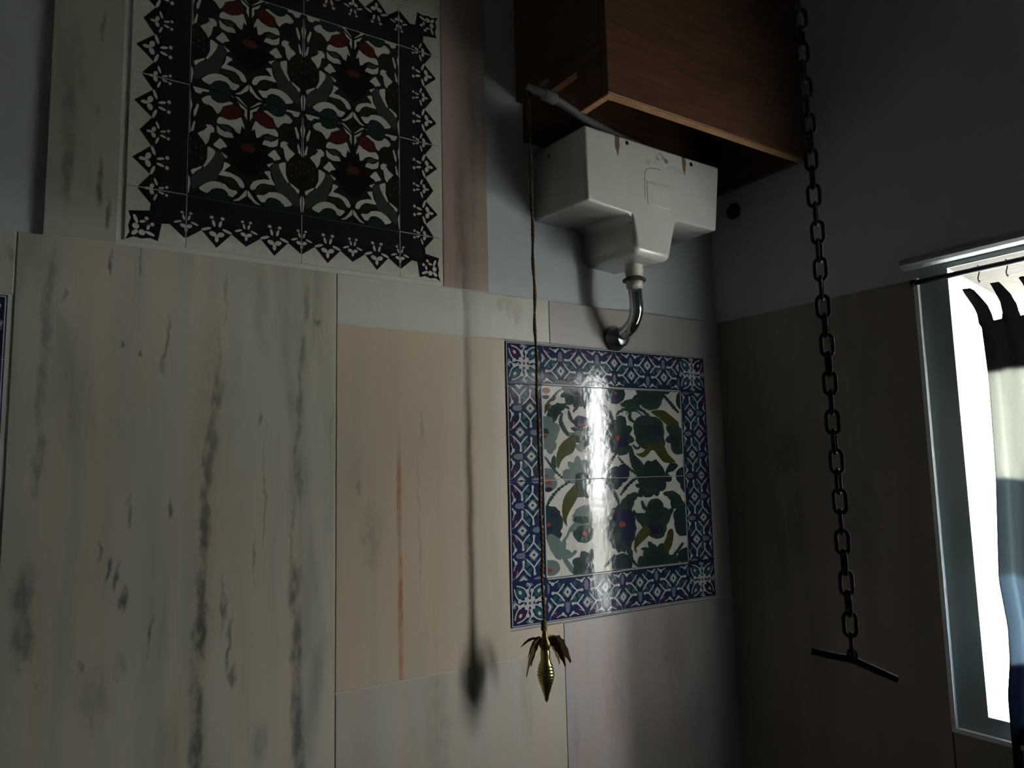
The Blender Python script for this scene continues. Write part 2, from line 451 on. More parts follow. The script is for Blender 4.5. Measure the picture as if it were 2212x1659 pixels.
# ---------------------------------------------------------------- marble slabs (parts of the walls)
G = .0009
def slab(x0, x1, z0, z1, mat, parent=wall_back, y0=0.0):
    return box('marble_slab', x0 + G, x1 - G, y0, PLASTER + .002, z0 + G, z1 - G, mat, parent, .0009)
for (x0, x1, z0, z1) in ((X_LEFT, -1.138, -.292, .3845), (-1.138, -.2985, FLOOR, .3845), (-.2985, .295, .2925, .3845), (-.2985, .295, FLOOR, -.2955), (.295, .364, FLOOR, .3845), (-1.106, -.3312, .3845, CEIL)):
    box('grout_bed', x0, x1, .0016, PLASTER + .002, z0, z1, 'grout_light', wall_back)
DT = .3855                                                    # top of the dado
slab(-1.1375, -.6555, FLOOR, DT, 'marble_veined')
slab(X_LEFT, -1.1375, .290, DT, 'marble_greenish')
slab(X_LEFT, -1.1375, FLOOR, -.292, 'marble_low')
slab(X_LEFT, -1.7220, -.292, .290, 'marble_pale')
slab(-.6555, -.180, .291, DT, 'marble_pale')
prism('marble_slab', [(-.6549, .2904), (-.2965, .2904), (-.2965, -.294), (-.1656, -.294), (-.1656, -.3464), (-.6549, -.3464)], 0, PLASTER + .002, 'marble_beige', wall_back, .0009, 1)
slab(-.6555, -.165, FLOOR, -.347, 'marble_low')
slab(-.165, XC + .009, FLOOR, -.294, 'marble_rosegrey')
slab(-.180, XC + .009, .291, DT, 'marble_rosegrey')
slab(.2925, XC + .009, -.294, .291, 'marble_rosegrey')
slab(-1.107, -1.0085, DT, CEIL, 'marble_panelwall')
slab(-1.0085, -.4385, .9530, CEIL, 'marble_panelwall')
slab(-.4370, -.3305, DT, CEIL, 'marble_rose')
# window wall dado
def rslab(ya, yb, z0, z1):
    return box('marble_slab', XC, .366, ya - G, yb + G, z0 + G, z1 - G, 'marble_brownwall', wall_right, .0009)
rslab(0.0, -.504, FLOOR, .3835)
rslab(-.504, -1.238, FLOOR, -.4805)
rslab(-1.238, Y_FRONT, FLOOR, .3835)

# white edging of the window recess, painted inner strip, and the rounded ledge above
trim1 = mesh('trim_1', [(x, y, z) for x in (.352, .3645) for (y, z) in
        ((-.504, .384), (-.504, -.4805), (-1.238, -.4805), (-1.238, .384), (-.512, .384), (-.512, -.4725), (-1.230, -.4725), (-1.230, .384))],
        [(0, 1, 5, 4), (1, 2, 6, 5), (2, 3, 7, 6), (12, 13, 9, 8), (13, 14, 10, 9), (14, 15, 11, 10),
         (8, 9, 1, 0), (9, 10, 2, 1), (10, 11, 3, 2), (4, 5, 13, 12), (5, 6, 14, 13), (6, 7, 15, 14), (0, 4, 12, 8), (3, 11, 15, 7)], 'white_edge')
tag(link('trim_1', trim1), 'thin white edging around the window recess', kind='structure')
def ring(name, x0, x1, o, i, mat):
    v = [(x, y, z) for x in (x0, x1) for r in (o, i) for (y, z) in ((r[0], r[2]), (r[1], r[2]), (r[1], r[3]), (r[0], r[3]))]
    f = []
    for a in range(4):
        b = (a + 1) % 4
        f += [(a, b, 4 + b, 4 + a), (8 + b, 8 + a, 12 + a, 12 + b), (4 + a, 4 + b, 12 + b, 12 + a), (b, a, 8 + a, 8 + b)]
    return mesh(name, v, f, mat)
win = link('window_1', ring('window_1', .3615, .3650, (-.512, -1.230, -.4725, .4005), (WY0, WY1, WZ0, WZ1), 'window_trim_paint'))
tag(win, 'grey green painted strip framing the bright window opening', kind='structure')
prof = [(.365, .4035), (.352, .4035), (.343, .4065), (.338, .412), (.338, .418), (.343, .4245), (.352, .428), (.365, .428)]
v = [(x, y, z) for y in (-.486, -1.30) for x, z in prof]; n = len(prof)
ledge = mesh('trim_2', v, [tuple(range(n)), tuple(range(n, 2 * n))[::-1]] + [(i, (i + 1) % n, n + (i + 1) % n, n + i) for i in range(n)], 'ledge_paint')
tag(link('trim_2', ledge), 'rounded white ledge running above the window', kind='structure')

# ---------------------------------------------------------------- printed tiles
def clip(pts, x0, x1, z0, z1):
    for ax, lim, sg in ((0, x0, 1), (0, x1, -1), (1, z0, 1), (1, z1, -1)):
        out = []
        for i in range(len(pts)):
            a, b = pts[i - 1], pts[i]
            ia, ib = sg * (a[ax] - lim) >= 0, sg * (b[ax] - lim) >= 0
            if ia != ib:
                t = (lim - a[ax]) / (b[ax] - a[ax]); out.append((a[0] + t * (b[0] - a[0]), a[1] + t * (b[1] - a[1])))
            if ib: out.append(b)
        pts = out
        if len(pts) < 3: return []
    return pts
def area(p): return .5 * sum(p[i - 1][0] * p[i][1] - p[i][0] * p[i - 1][1] for i in range(len(p)))
def tile_mesh(name, w, h, shapes, ground_colour, thick=.007):
    """glazed tile centred on its own origin, front at y = 0, the print as thin raised glaze; shapes = (colour, layer, [(x, z)])"""
    cols = [ground_colour]; v, f, fm = [], [], []
    a, b, e = w / 2 - .0003, h / 2 - .0003, .0006
    for (x, z, y) in [(-a, -b, e), (a, -b, e), (a, b, e), (-a, b, e), (-a + e, -b + e, 0), (a - e, -b + e, 0), (a - e, b - e, 0), (-a + e, b - e, 0),
                      (-a, -b, thick), (a, -b, thick), (a, b, thick), (-a, b, thick)]: v.append((x, y, z))
    f.append((4, 5, 6, 7))
    for i in range(4):
        j = (i + 1) % 4; f += [(i, j, 4 + j, 4 + i), (8 + i, 8 + j, j, i)]
    fm += [0] * len(f)
    for k, (c, l, p) in enumerate(sorted(shapes, key=lambda s: s[1])):
        p = clip(p, -a + e, a - e, -b + e, b - e)
        q = []
        for r in p:
            if not q or math.hypot(r[0] - q[-1][0], r[1] - q[-1][1]) > 1e-5: q.append(r)
        if len(q) > 2 and math.hypot(q[0][0] - q[-1][0], q[0][1] - q[-1][1]) < 1e-5: q.pop()
        if len(q) < 3 or abs(area(q)) < 2e-7: continue
        if area(q) < 0: q = q[::-1]
        if c not in cols: cols.append(c)
        n0 = len(v); y = -(.00006 + 1.3e-5 * k)
        v += [(x, y, z) for x, z in q]; f.append(tuple(range(n0, n0 + len(q)))); fm.append(cols.index(c))
    return mesh(name, v, f, [GLAZE[c] for c in cols], fm)
def ell(cx, cz, rx, rz, rot=0.0, n=12, spike=0.0):
    out = []
    for i in range(n):
        k = 1 - (spike if i % 2 else 0); a = 2 * PI * i / n; x, z = rx * k * math.cos(a), rz * k * math.sin(a)
        out.append((cx + x * math.cos(rot) - z * math.sin(rot), cz + x * math.sin(rot) + z * math.cos(rot)))
    return out
def stroke(pts, w, w1=None):
    w1 = w if w1 is None else w1
    P = [Vector(p) for p in pts]; Q = [P[0]] + P + [P[-1]]; path = []
    for i in range(1, len(Q) - 2):
        for j in range(3):
            t = j / 3; a, b, c, d = Q[i - 1:i + 3]
            path.append(.5 * ((2 * b) + (c - a) * t + (2 * a - 5 * b + 4 * c - d) * t * t + (3 * b - a - 3 * c + d) * t ** 3))
    path.append(P[-1]); L, R = [], []
    for i, q in enumerate(path):
        d = (path[min(i + 1, len(path) - 1)] - path[max(i - 1, 0)]).normalized()
        k = (w + (w1 - w) * i / (len(path) - 1)) / 2; nrm = Vector((-d.y, d.x))
        L.append(tuple(q + nrm * k)); R.append(tuple(q - nrm * k))
    return L + R[::-1]
def mir(p): return [(-x, z) for x, z in p]
def moved(p, dx, dz): return [(x + dx, z + dz) for x, z in p]

# print outlines of the tiles (tenths of a millimetre; lotus tile in thousandths of its half width)
PANEL_A_PRINT = [
('green',0,[(-1450,1760),(-1410,1810),(-1360,1860),(-1370,1880),(-1390,1910),(-1410,1940),(-1390,1960),(-1020,1970),(-630,1960),(-590,1920),(-600,1860),(-630,1820),(-660,1780),(-650,1730),(-630,1690),(-640,1650),(-650,1620),(-690,1650),(-730,1690),(-780,1680),(-830,1670),(-870,1610),(-900,1550),(-930,1570),(-950,1590),(-990,1590),(-1030,1590),(-1080,1550),(-1120,1510),(-1150,1490),(-1180,1480),(-1170,1520),(-1150,1570),(-1160,1600),(-1180,1620),(-1240,1620),(-1310,1610),(-1360,1600),(-1400,1600),(-1370,1630),(-1340,1660),(-1340,1700),(-1350,1740),(-1400,1750)]),
('navy',1,[(-1130,1890),(-1060,1920),(-970,1940),(-890,1930),(-820,1900),(-840,1870),(-870,1840),(-990,1830),(-1100,1830),(-1130,1860)]),
('red',1,[(-1150,1810),(-1090,1820),(-1020,1820),(-1020,1800),(-1040,1790),(-1080,1790),(-1120,1790),(-1140,1800)]),
('green',0,[(-1390,1960),(-1410,1960),(-1430,1950),(-1460,1940),(-1490,1930),(-1510,1920),(-1540,1900),(-1570,1890),(-1600,1880),(-1620,1860),(-1640,1850),(-1660,1830),(-1680,1810),(-1700,1790),(-1720,1780),(-1730,1760),(-1750,1740),(-1770,1730),(-1780,1720),(-1800,1700),(-1810,1690),(-1830,1670),(-1840,1660),(-1850,1640),(-1860,1620),(-1870,1600),(-1880,1580),(-1890,1560),(-1890,1530),(-1900,1510),(-1900,1490),(-1900,1480),(-1910,1470),(-1900,1460),(-1880,1460),(-1880,1470),(-1870,1490),(-1870,1510),(-1860,1530),(-1850,1550),(-1840,1570),(-1830,1590),(-1820,1610),(-1810,1620),(-1800,1640),(-1790,1650),(-1770,1660),(-1760,1670),(-1740,1690),(-1730,1700),(-1710,1720),(-1690,1730),(-1680,1750),(-1660,1770),(-1640,1790),(-1630,1800),(-1610,1820),(-1590,1830),(-1570,1850),(-1550,1860),(-1520,1880),(-1500,1890),(-1470,1900),(-1440,1920),(-1420,1930),(-1400,1940),(-1380,1940),(-1390,1950)]),
('green',0,[(-1780,1670),(-1710,1690),(-1640,1730),(-1660,1750),(-1710,1770),(-1750,1720)]),
('green',0,[(-1840,1350),(-1840,1390),(-1830,1430),(-1810,1470),(-1780,1520),(-1730,1550),(-1670,1580),(-1610,1600),(-1550,1600),(-1490,1590),(-1440,1580),(-1380,1540),(-1330,1500),(-1380,1500),(-1440,1510),(-1480,1490),(-1520,1460),(-1550,1420),(-1590,1370),(-1650,1300),(-1720,1230),(-1790,1230),(-1860,1250),(-1860,1300)]),
('greyteal',0,[(-2040,1220),(-1950,1270),(-1860,1280),(-1790,1260),(-1730,1230),(-1750,1200),(-1770,1170),(-1730,1170),(-1690,1170),(-1640,1140),(-1600,1110),(-1610,1040),(-1630,970),(-1670,900),(-1700,830),(-1690,800),(-1670,770),(-1700,720),(-1740,670),(-1790,630),(-1830,610),(-1870,650),(-1910,700),(-1990,710),(-2060,760),(-2060,990)]),
('navy',1,[(-2020,1090),(-1950,1090),(-1880,1080),(-1860,1020),(-1850,970),(-1920,970),(-1990,990),(-2010,1040)]),
('red',1,[(-2040,940),(-1970,950),(-1900,950),(-1900,920),(-1920,890),(-1970,880),(-2020,880),(-2040,910)]),
('green',0,[(-1490,1380),(-1500,1370),(-1500,1350),(-1510,1340),(-1520,1320),(-1530,1300),(-1540,1280),(-1550,1250),(-1550,1230),(-1550,1210),(-1550,1180),(-1540,1160),(-1530,1140),(-1520,1120),(-1510,1100),(-1490,1080),(-1480,1060),(-1470,1050),(-1460,1030),(-1440,1020),(-1430,1000),(-1410,990),(-1400,970),(-1370,960),(-1350,950),(-1320,950),(-1290,950),(-1260,950),(-1230,950),(-1200,950),(-1180,950),(-1160,950),(-1140,960),(-1140,970),(-1140,990),(-1160,990),(-1180,990),(-1200,990),(-1230,1000),(-1250,1000),(-1280,1000),(-1300,1010),(-1320,1010),(-1330,1020),(-1340,1030),(-1350,1040),(-1360,1050),(-1370,1060),(-1380,1070),(-1390,1090),(-1400,1100),(-1410,1120),(-1420,1140),(-1430,1150),(-1440,1170),(-1450,1190),(-1460,1210),(-1470,1220),(-1470,1240),(-1470,1250),(-1470,1270),(-1470,1290),(-1470,1310),(-1460,1320),(-1460,1340),(-1450,1360),(-1450,1370),(-1470,1370)]),
('green',0,[(-1330,1450),(-1330,1440),(-1330,1420),(-1330,1400),(-1330,1380),(-1330,1360),(-1320,1340),(-1320,1320),(-1310,1300),(-1290,1280),(-1280,1270),(-1260,1250),(-1250,1240),(-1230,1230),(-1220,1220),(-1200,1220),(-1190,1220),(-1180,1230),(-1160,1240),(-1170,1250),(-1180,1260),(-1190,1270),(-1200,1280),(-1210,1290),(-1220,1310),(-1230,1320),(-1230,1330),(-1240,1340),(-1250,1360),(-1260,1380),(-1260,1400),(-1270,1410),(-1280,1430),(-1290,1450),(-1290,1460),(-1310,1450)]),
('navy',1,[(-1190,1240),(-1160,1290),(-1120,1340),(-1090,1370),(-1060,1380),(-1010,1370),(-960,1360),(-910,1350),(-860,1330),(-830,1330),(-800,1320),(-810,1280),(-820,1230),(-810,1200),(-800,1170),(-880,1140),(-970,1110),(-1060,1110),(-1150,1120),(-1180,1180)]),
('red',2,[(-1040,1160),(-1010,1190),(-960,1220),(-910,1200),(-870,1180),(-910,1140),(-960,1110),(-1010,1140)]),
('green',0,[(-1230,1110),(-1170,1110),(-1100,1110),(-1020,1110),(-940,1110),(-860,1130),(-790,1140),(-790,1090),(-810,1040),(-940,1030),(-1070,1040),(-1140,1040),(-1200,1050),(-1220,1080)]),
('greyteal',0,[(-1300,970),(-1270,990),(-1200,1010),(-1010,1020),(-810,1010),(-780,980),(-800,940),(-1000,920),(-1210,920),(-1270,940)]),
('green',0,[(-1210,910),(-980,920),(-750,910),(-730,860),(-740,800),(-770,750),(-820,720),(-950,750),(-1080,780),(-1140,810),(-1180,830),(-1210,870)]),
('navy',1,[(-920,800),(-840,810),(-770,810),(-770,770),(-790,730),(-870,710),(-940,710),(-940,750)]),
('greyteal',0,[(-1150,740),(-990,730),(-820,710),(-820,660),(-850,620),(-900,590),(-960,580),(-1040,610),(-1120,640),(-1150,700)]),
('olive',0,[(-1620,560),(-1590,620),(-1570,680),(-1520,730),(-1470,780),(-1400,820),(-1340,860),(-1280,900),(-1220,920),(-1200,870),(-1200,810),(-1200,730),(-1220,660),(-1250,610),(-1290,570),(-1360,540),(-1430,520),(-1480,480),(-1530,430),(-1560,360),(-1600,300),(-1620,350),(-1640,420),(-1630,490)]),
('green',0,[(-1940,440),(-1940,430),(-1930,420),(-1920,400),(-1900,390),(-1890,370),(-1880,350),(-1860,330),(-1850,310),(-1840,300),(-1830,280),(-1810,260),(-1800,250),(-1780,230),(-1770,210),(-1750,190),(-1730,170),(-1710,160),(-1680,140),(-1650,120),(-1630,100),(-1600,80),(-1570,60),(-1550,50),(-1540,40),(-1530,50),(-1520,60),(-1530,70),(-1550,80),(-1570,100),(-1600,120),(-1620,140),(-1650,160),(-1670,180),(-1690,200),(-1710,220),(-1720,240),(-1740,250),(-1750,270),(-1760,290),(-1780,310),(-1790,320),(-1810,340),(-1820,350),(-1840,370),(-1850,390),(-1870,410),(-1880,420),(-1900,440),(-1910,450),(-1920,460),(-1930,450)]),
('green',0,[(-1810,370),(-1770,450),(-1730,510),(-1700,450),(-1690,370),(-1690,300),(-1710,250),(-1760,300)]),
('greyteal',0,[(-1440,200),(-1370,220),(-1300,230),(-1320,290),(-1340,360),(-1280,350),(-1210,340),(-1170,410),(-1130,470),(-1080,430),(-1040,380),(-970,380),(-900,390),(-870,330),(-840,270),(-810,210),(-780,140),(-750,50),(-760,-30),(-1080,-40),(-1400,-20),(-1450,90)]),
('navy',1,[(-1180,100),(-1100,130),(-1010,150),(-930,110),(-850,70),(-860,20),(-890,-30),(-1020,-30),(-1150,-20),(-1180,40)]),
('greyteal',0,[(-1740,130),(-1780,90),(-1800,60),(-1860,50),(-1920,30),(-1970,50),(-2030,60),(-2050,100),(-2080,140),(-2050,170),(-2030,210),(-1970,220),(-1910,240),(-1850,220),(-1790,200),(-1770,160)]),
('red',1,[(-1890,90),(-1910,70),(-1940,60),(-1980,70),(-2000,100),(-1980,120),(-1940,130),(-1910,120)]),
('deep',0,[(340,930),(270,860),(290,770),(200,730),(170,650),(80,650),(10,590),(-70,640),(-160,610),(-200,690),(-290,700),(-290,790),(-360,840),(-310,930),(-350,1010),(-270,1060),(-260,1150),(-170,1170),(-120,1250),(-40,1220),(40,1270),(110,1210),(200,1210),(220,1130),(310,1090),(280,1000)]),
('green',1,[(190,1050),(160,990),(90,940),(-10,930),(-100,940),(-170,990),(-190,1040),(-160,1100),(-90,1150),(10,1170),(100,1150),(170,1110)]),
('red',1,[(120,890),(100,860),(50,840),(-20,840),(-70,860),(-90,890),(-70,920),(-10,940),(50,940),(100,920)]),
('navy',1,[(130,740),(110,700),(50,670),(-30,660),(-110,680),(-160,700),(-180,740),(-160,780),(-100,810),(-20,820),(60,810),(110,780)]),
('green',0,[(-400,1590),(-330,1590),(-260,1570),(-180,1470),(-120,1360),(-130,1290),(-160,1230),(-220,1250),(-290,1280),(-330,1340),(-350,1410),(-380,1510)]),
('green',0,[(-610,1920),(-610,1910),(-600,1900),(-590,1890),(-590,1870),(-580,1860),(-570,1840),(-560,1830),(-550,1810),(-540,1800),(-540,1780),(-530,1770),(-520,1750),(-520,1740),(-510,1720),(-500,1700),(-490,1680),(-470,1660),(-460,1640),(-440,1620),(-420,1600),(-400,1580),(-390,1560),(-370,1550),(-360,1530),(-350,1540),(-340,1550),(-340,1560),(-350,1580),(-370,1600),(-380,1620),(-390,1640),(-410,1670),(-420,1690),(-430,1710),(-440,1720),(-450,1740),(-460,1760),(-460,1770),(-470,1790),(-480,1800),(-490,1820),(-490,1840),(-510,1850),(-520,1870),(-530,1880),(-550,1890),(-560,1910),(-570,1920),(-580,1930),(-590,1930),(-600,1930)]),
('green',0,[(-10,620),(-30,600),(-40,580),(-70,560),(-90,540),(-120,510),(-140,480),(-170,450),(-190,430),(-210,410),(-230,380),(-250,360),(-270,330),(-290,310),(-300,290),(-320,270),(-330,250),(-350,230),(-360,220),(-380,200),(-390,190),(-400,170),(-410,160),(-420,150),(-430,140),(-420,140),(-410,130),(-400,140),(-380,140),(-370,150),(-350,160),(-340,180),(-320,190),(-300,210),(-280,230),(-270,240),(-250,260),(-230,290),(-210,310),(-190,330),(-180,360),(-160,380),(-140,410),(-120,430),(-100,460),(-70,490),(-50,520),(-30,540),(-10,570),(0,590),(10,610),(0,610)]),
('deep',0,[(260,1880),(220,1830),(210,1770),(130,1740),(70,1690),(-10,1700),(-90,1690),(-150,1730),(-220,1750),(-230,1810),(-260,1860),(-220,1910),(-210,1970),(-130,2000),(-70,2040),(10,2040),(90,2050),(150,2010),(220,1990),(230,1930)]),
('navy',1,[(100,1810),(70,1770),(0,1740),(-90,1740),(-160,1760),(-180,1800),(-150,1840),(-80,1860),(10,1870),(80,1840)]),
('red',1,[(60,1900),(40,1870),(-10,1860),(-60,1870),(-80,1890),(-60,1920),(-10,1940),(40,1930)]),
('deep',0,[(130,-10),(90,-70),(70,-150),(-10,-170),(-70,-220),(-140,-190),(-220,-190),(-260,-120),(-310,-70),(-300,10),(-300,80),(-250,130),(-200,190),(-120,200),(-50,220),(10,170),(80,140),(100,60)]),
('navy',1,[(10,50),(-10,0),(-70,-20),(-130,-20),(-180,10),(-200,50),(-180,100),(-120,130),(-60,130),(-10,100)]),
('red',0,[(-1800,1890),(-1820,1860),(-1860,1840),(-1920,1840),(-1960,1860),(-1970,1890),(-1960,1920),(-1910,1940),(-1860,1940),(-1820,1920)]),
('navy',0,[(-1820,1760),(-1840,1740),(-1880,1720),(-1930,1720),(-1960,1730),(-1980,1750),(-1960,1780),(-1920,1790),(-1870,1790),(-1840,1780)]),
('olive',0,[(-1910,1590),(-1840,1600),(-1780,1590),(-1840,1510),(-1910,1440),(-1920,1510)]),
('greyteal',0,[(-1920,0),(-1950,-40),(-1980,-90),(-2050,-90),(-2120,-100),(-2180,-70),(-2230,-40),(-2230,10),(-2230,50),(-2170,80),(-2120,110),(-2050,100),(-1980,80),(-1950,40)]),
('green',0,[(-1410,-80),(-1440,-90),(-1470,-100),(-1510,-120),(-1550,-140),(-1590,-160),(-1630,-180),(-1670,-200),(-1710,-230),(-1730,-250),(-1760,-270),(-1790,-290),(-1810,-320),(-1830,-340),(-1850,-360),(-1870,-390),(-1890,-410),(-1900,-440),(-1920,-460),(-1930,-490),(-1940,-520),(-1950,-540),(-1950,-570),(-1960,-580),(-1960,-600),(-1950,-600),(-1940,-610),(-1930,-590),(-1920,-570),(-1910,-550),(-1900,-530),(-1890,-500),(-1870,-480),(-1860,-450),(-1840,-430),(-1820,-410),(-1800,-390),(-1780,-370),(-1760,-340),(-1740,-320),(-1720,-300),(-1700,-280),(-1670,-260),(-1640,-240),(-1600,-210),(-1570,-190),(-1530,-170),(-1490,-150),(-1450,-130),(-1420,-110),(-1400,-100),(-1400,-90)]),
('olive',0,[(-1130,-110),(-1200,-150),(-1270,-200),(-1350,-270),(-1420,-330),(-1460,-390),(-1490,-450),(-1510,-540),(-1520,-620),(-1510,-710),(-1500,-790),(-1460,-850),(-1420,-900),(-1430,-840),(-1430,-760),(-1410,-720),(-1380,-670),(-1340,-610),(-1290,-550),(-1230,-470),(-1180,-400),(-1110,-400),(-1040,-400),(-970,-360),(-920,-310),(-960,-230),(-1010,-160),(-1070,-120)]),
('green',1,[(-1190,20),(-980,30),(-770,10),(-770,-50),(-810,-120),(-920,-150),(-1030,-180),(-990,-210),(-940,-240),(-890,-320),(-860,-390),(-890,-410),(-930,-410),(-970,-370),(-1010,-330),(-1080,-330),(-1140,-300),(-1180,-140)]),
('deep',0,[(-2040,-620),(-2000,-600),(-1950,-600),(-1890,-600),(-1820,-600),(-1750,-620),(-1690,-660),(-1660,-700),(-1640,-750),(-1610,-820),(-1590,-890),(-1620,-970),(-1650,-1040),(-1630,-1080),(-1620,-1110),(-1670,-1150),(-1720,-1180),(-1790,-1180),(-1860,-1160),(-1960,-1140),(-2050,-1100),(-2050,-860)]),
('navy',1,[(-1970,-960),(-1890,-950),(-1820,-950),(-1820,-990),(-1840,-1030),(-1890,-1030),(-1950,-1020),(-1970,-990)]),
('red',1,[(-1970,-890),(-1930,-880),(-1900,-880),(-1880,-920),(-1880,-950),(-1920,-960),(-1970,-960),(-1970,-930)]),
('navy',1,[(-1870,-690),(-1790,-690),(-1700,-690),(-1680,-740),(-1670,-780),(-1760,-770),(-1840,-750),(-1870,-720)]),
('greyteal',0,[(-1220,-720),(-1180,-670),(-1120,-620),(-990,-600),(-870,-600),(-840,-710),(-820,-820),(-830,-880),(-860,-920),(-1050,-910),(-1230,-890),(-1260,-850),(-1260,-800),(-1250,-760)]),
('green',1,[(-1230,-790),(-1030,-790),(-840,-810),(-830,-870),(-860,-930),(-960,-940),(-1060,-940),(-1160,-920),(-1250,-890),(-1260,-840)]),
('greyteal',0,[(-1340,-1010),(-1290,-970),(-1200,-940),(-1020,-940),(-850,-940),(-830,-980),(-850,-1030),(-1020,-1030),(-1200,-1030),(-1290,-1020)]),
('green',0,[(-1260,-1110),(-1210,-1060),(-1130,-1020),(-990,-1020),(-850,-1030),(-810,-1100),(-800,-1180),(-840,-1250),(-900,-1310),(-990,-1320),(-1080,-1320),(-1150,-1290),(-1210,-1250),(-1240,-1180)]),
('red',1,[(-920,-1160),(-930,-1190),(-980,-1210),(-1020,-1200),(-1060,-1180),(-1080,-1150),(-1060,-1120),(-1020,-1100),(-970,-1100),(-930,-1120)]),
('greyteal',0,[(-1890,-1170),(-1800,-1170),(-1710,-1190),(-1650,-1250),(-1590,-1310),(-1540,-1270),(-1490,-1210),(-1420,-1110),(-1340,-1010),(-1260,-960),(-1200,-940),(-1210,-1020),(-1240,-1110),(-1320,-1140),(-1400,-1170),(-1450,-1230),(-1490,-1290),(-1500,-1360),(-1500,-1430),(-1440,-1470),(-1380,-1500),(-1310,-1480),(-1260,-1470),(-1290,-1520),(-1330,-1570),(-1410,-1590),(-1470,-1610),(-1390,-1730),(-1310,-1840),(-1320,-1880),(-1360,-1890),(-1430,-1810),(-1510,-1720),(-1540,-1650),(-1570,-1590),(-1620,-1600),(-1670,-1610),(-1720,-1560),(-1770,-1500),(-1810,-1430),(-1850,-1360),(-1880,-1260)]),
('green',0,[(-1280,-1680),(-1210,-1670),(-1130,-1650),(-1100,-1600),(-1090,-1550),(-1020,-1570),(-950,-1590),(-900,-1560),(-850,-1530),(-830,-1570),(-810,-1630),(-830,-1700),(-850,-1770),(-830,-1830),(-820,-1880),(-820,-1950),(-860,-2000),(-1060,-2000),(-1260,-1990),(-1280,-1900),(-1270,-1800),(-1280,-1740)]),
('navy',1,[(-990,-1830),(-920,-1810),(-850,-1810),(-860,-1860),(-890,-1900),(-950,-1920),(-1010,-1920),(-1010,-1870)]),
('deep',0,[(410,-1130),(350,-1220),(360,-1330),(270,-1370),(250,-1490),(150,-1470),(90,-1560),(10,-1500),(-80,-1550),(-130,-1450),(-220,-1450),(-230,-1340),(-320,-1280),(-290,-1180),(-340,-1080),(-280,-1000),(-300,-890),(-210,-850),(-180,-730),(-90,-740),(-30,-650),(50,-710),(140,-660),(190,-760),(290,-760),(300,-870),(390,-930),(360,-1040)]),
('navy',1,[(60,-870),(40,-920),(-10,-960),(-80,-970),(-140,-960),(-190,-910),(-200,-860),(-180,-800),(-130,-760),(-60,-750),(0,-770),(50,-810)]),
('red',1,[(160,-1030),(140,-1070),(80,-1090),(10,-1090),(-50,-1060),(-70,-1020),(-40,-980),(10,-950),(80,-960),(140,-990)]),
('green',1,[(40,-1320),(10,-1380),(-50,-1420),(-140,-1430),(-220,-1410),(-280,-1360),(-300,-1300),(-270,-1230),(-210,-1190),(-120,-1180),(-40,-1200),(20,-1250)]),
('green',0,[(-450,-40),(-440,-60),(-420,-80),(-390,-100),(-360,-130),(-330,-160),(-300,-190),(-280,-210),(-250,-240),(-240,-260),(-220,-280),(-210,-310),(-190,-330),(-180,-350),(-170,-370),(-150,-400),(-140,-420),(-120,-450),(-100,-470),(-90,-500),(-70,-530),(-50,-560),(-40,-580),(-30,-600),(-20,-620),(0,-610),(20,-610),(10,-590),(0,-570),(-10,-540),(-20,-520),(-30,-490),(-40,-460),(-60,-430),(-70,-400),(-80,-380),(-90,-350),(-110,-330),(-120,-300),(-140,-280),(-150,-260),(-170,-230),(-190,-210),(-220,-180),(-250,-150),(-280,-130),(-320,-100),(-350,-80),(-380,-50),(-400,-40),(-430,-20),(-440,-30)]),
('green',0,[(-220,-1670),(-230,-1670),(-240,-1680),(-250,-1680),(-260,-1690),(-270,-1700),(-280,-1710),(-300,-1720),(-310,-1730),(-330,-1750),(-350,-1760),(-370,-1780),(-400,-1800),(-420,-1820),(-440,-1840),(-460,-1850),(-470,-1860),(-460,-1880),(-440,-1880),(-420,-1880),(-400,-1870),(-380,-1850),(-350,-1840),(-330,-1820),(-300,-1800),(-280,-1790),(-260,-1770),(-240,-1760),(-230,-1750),(-220,-1730),(-210,-1720),(-200,-1710),(-200,-1700),(-190,-1690),(-190,-1680),(-200,-1680)]),
('deep',0,[(270,-1910),(230,-1970),(200,-2040),(120,-2060),(40,-2100),(-40,-2070),(-130,-2060),(-180,-1990),(-240,-1940),(-230,-1870),(-230,-1800),(-170,-1750),(-110,-1700),(-20,-1700),(70,-1690),(140,-1740),(220,-1770),(240,-1840)]),
('greyteal',0,[(-1700,-1820),(-1730,-1860),(-1760,-1910),(-1830,-1920),(-1900,-1940),(-1970,-1910),(-2040,-1890),(-2060,-1830),(-2090,-1780),(-2060,-1740),(-2030,-1690),(-1960,-1670),(-1890,-1660),(-1820,-1690),(-1750,-1710),(-1730,-1760)]),
('red',1,[(-1870,-1850),(-1890,-1880),(-1930,-1890),(-1980,-1870),(-2000,-1840),(-1980,-1820),(-1930,-1810),(-1880,-1820)]),
('greyteal',0,[(-1700,-70),(-1730,-120),(-1760,-170),(-1820,-180),(-1890,-210),(-1950,-180),(-2020,-160),(-2040,-110),(-2070,-60),(-2030,-10),(-2010,50),(-1940,60),(-1880,90),(-1820,60),(-1750,40),(-1730,-10)]),
('red',1,[(-1830,-50),(-1850,-90),(-1900,-100),(-1950,-80),(-1970,-50),(-1950,-10),(-1900,10),(-1850,-10)]),
('navy',1,[(-1800,-200),(-1840,-230),(-1910,-250),(-1980,-230),(-2000,-190),(-1970,-150),(-1900,-140),(-1830,-160)]),
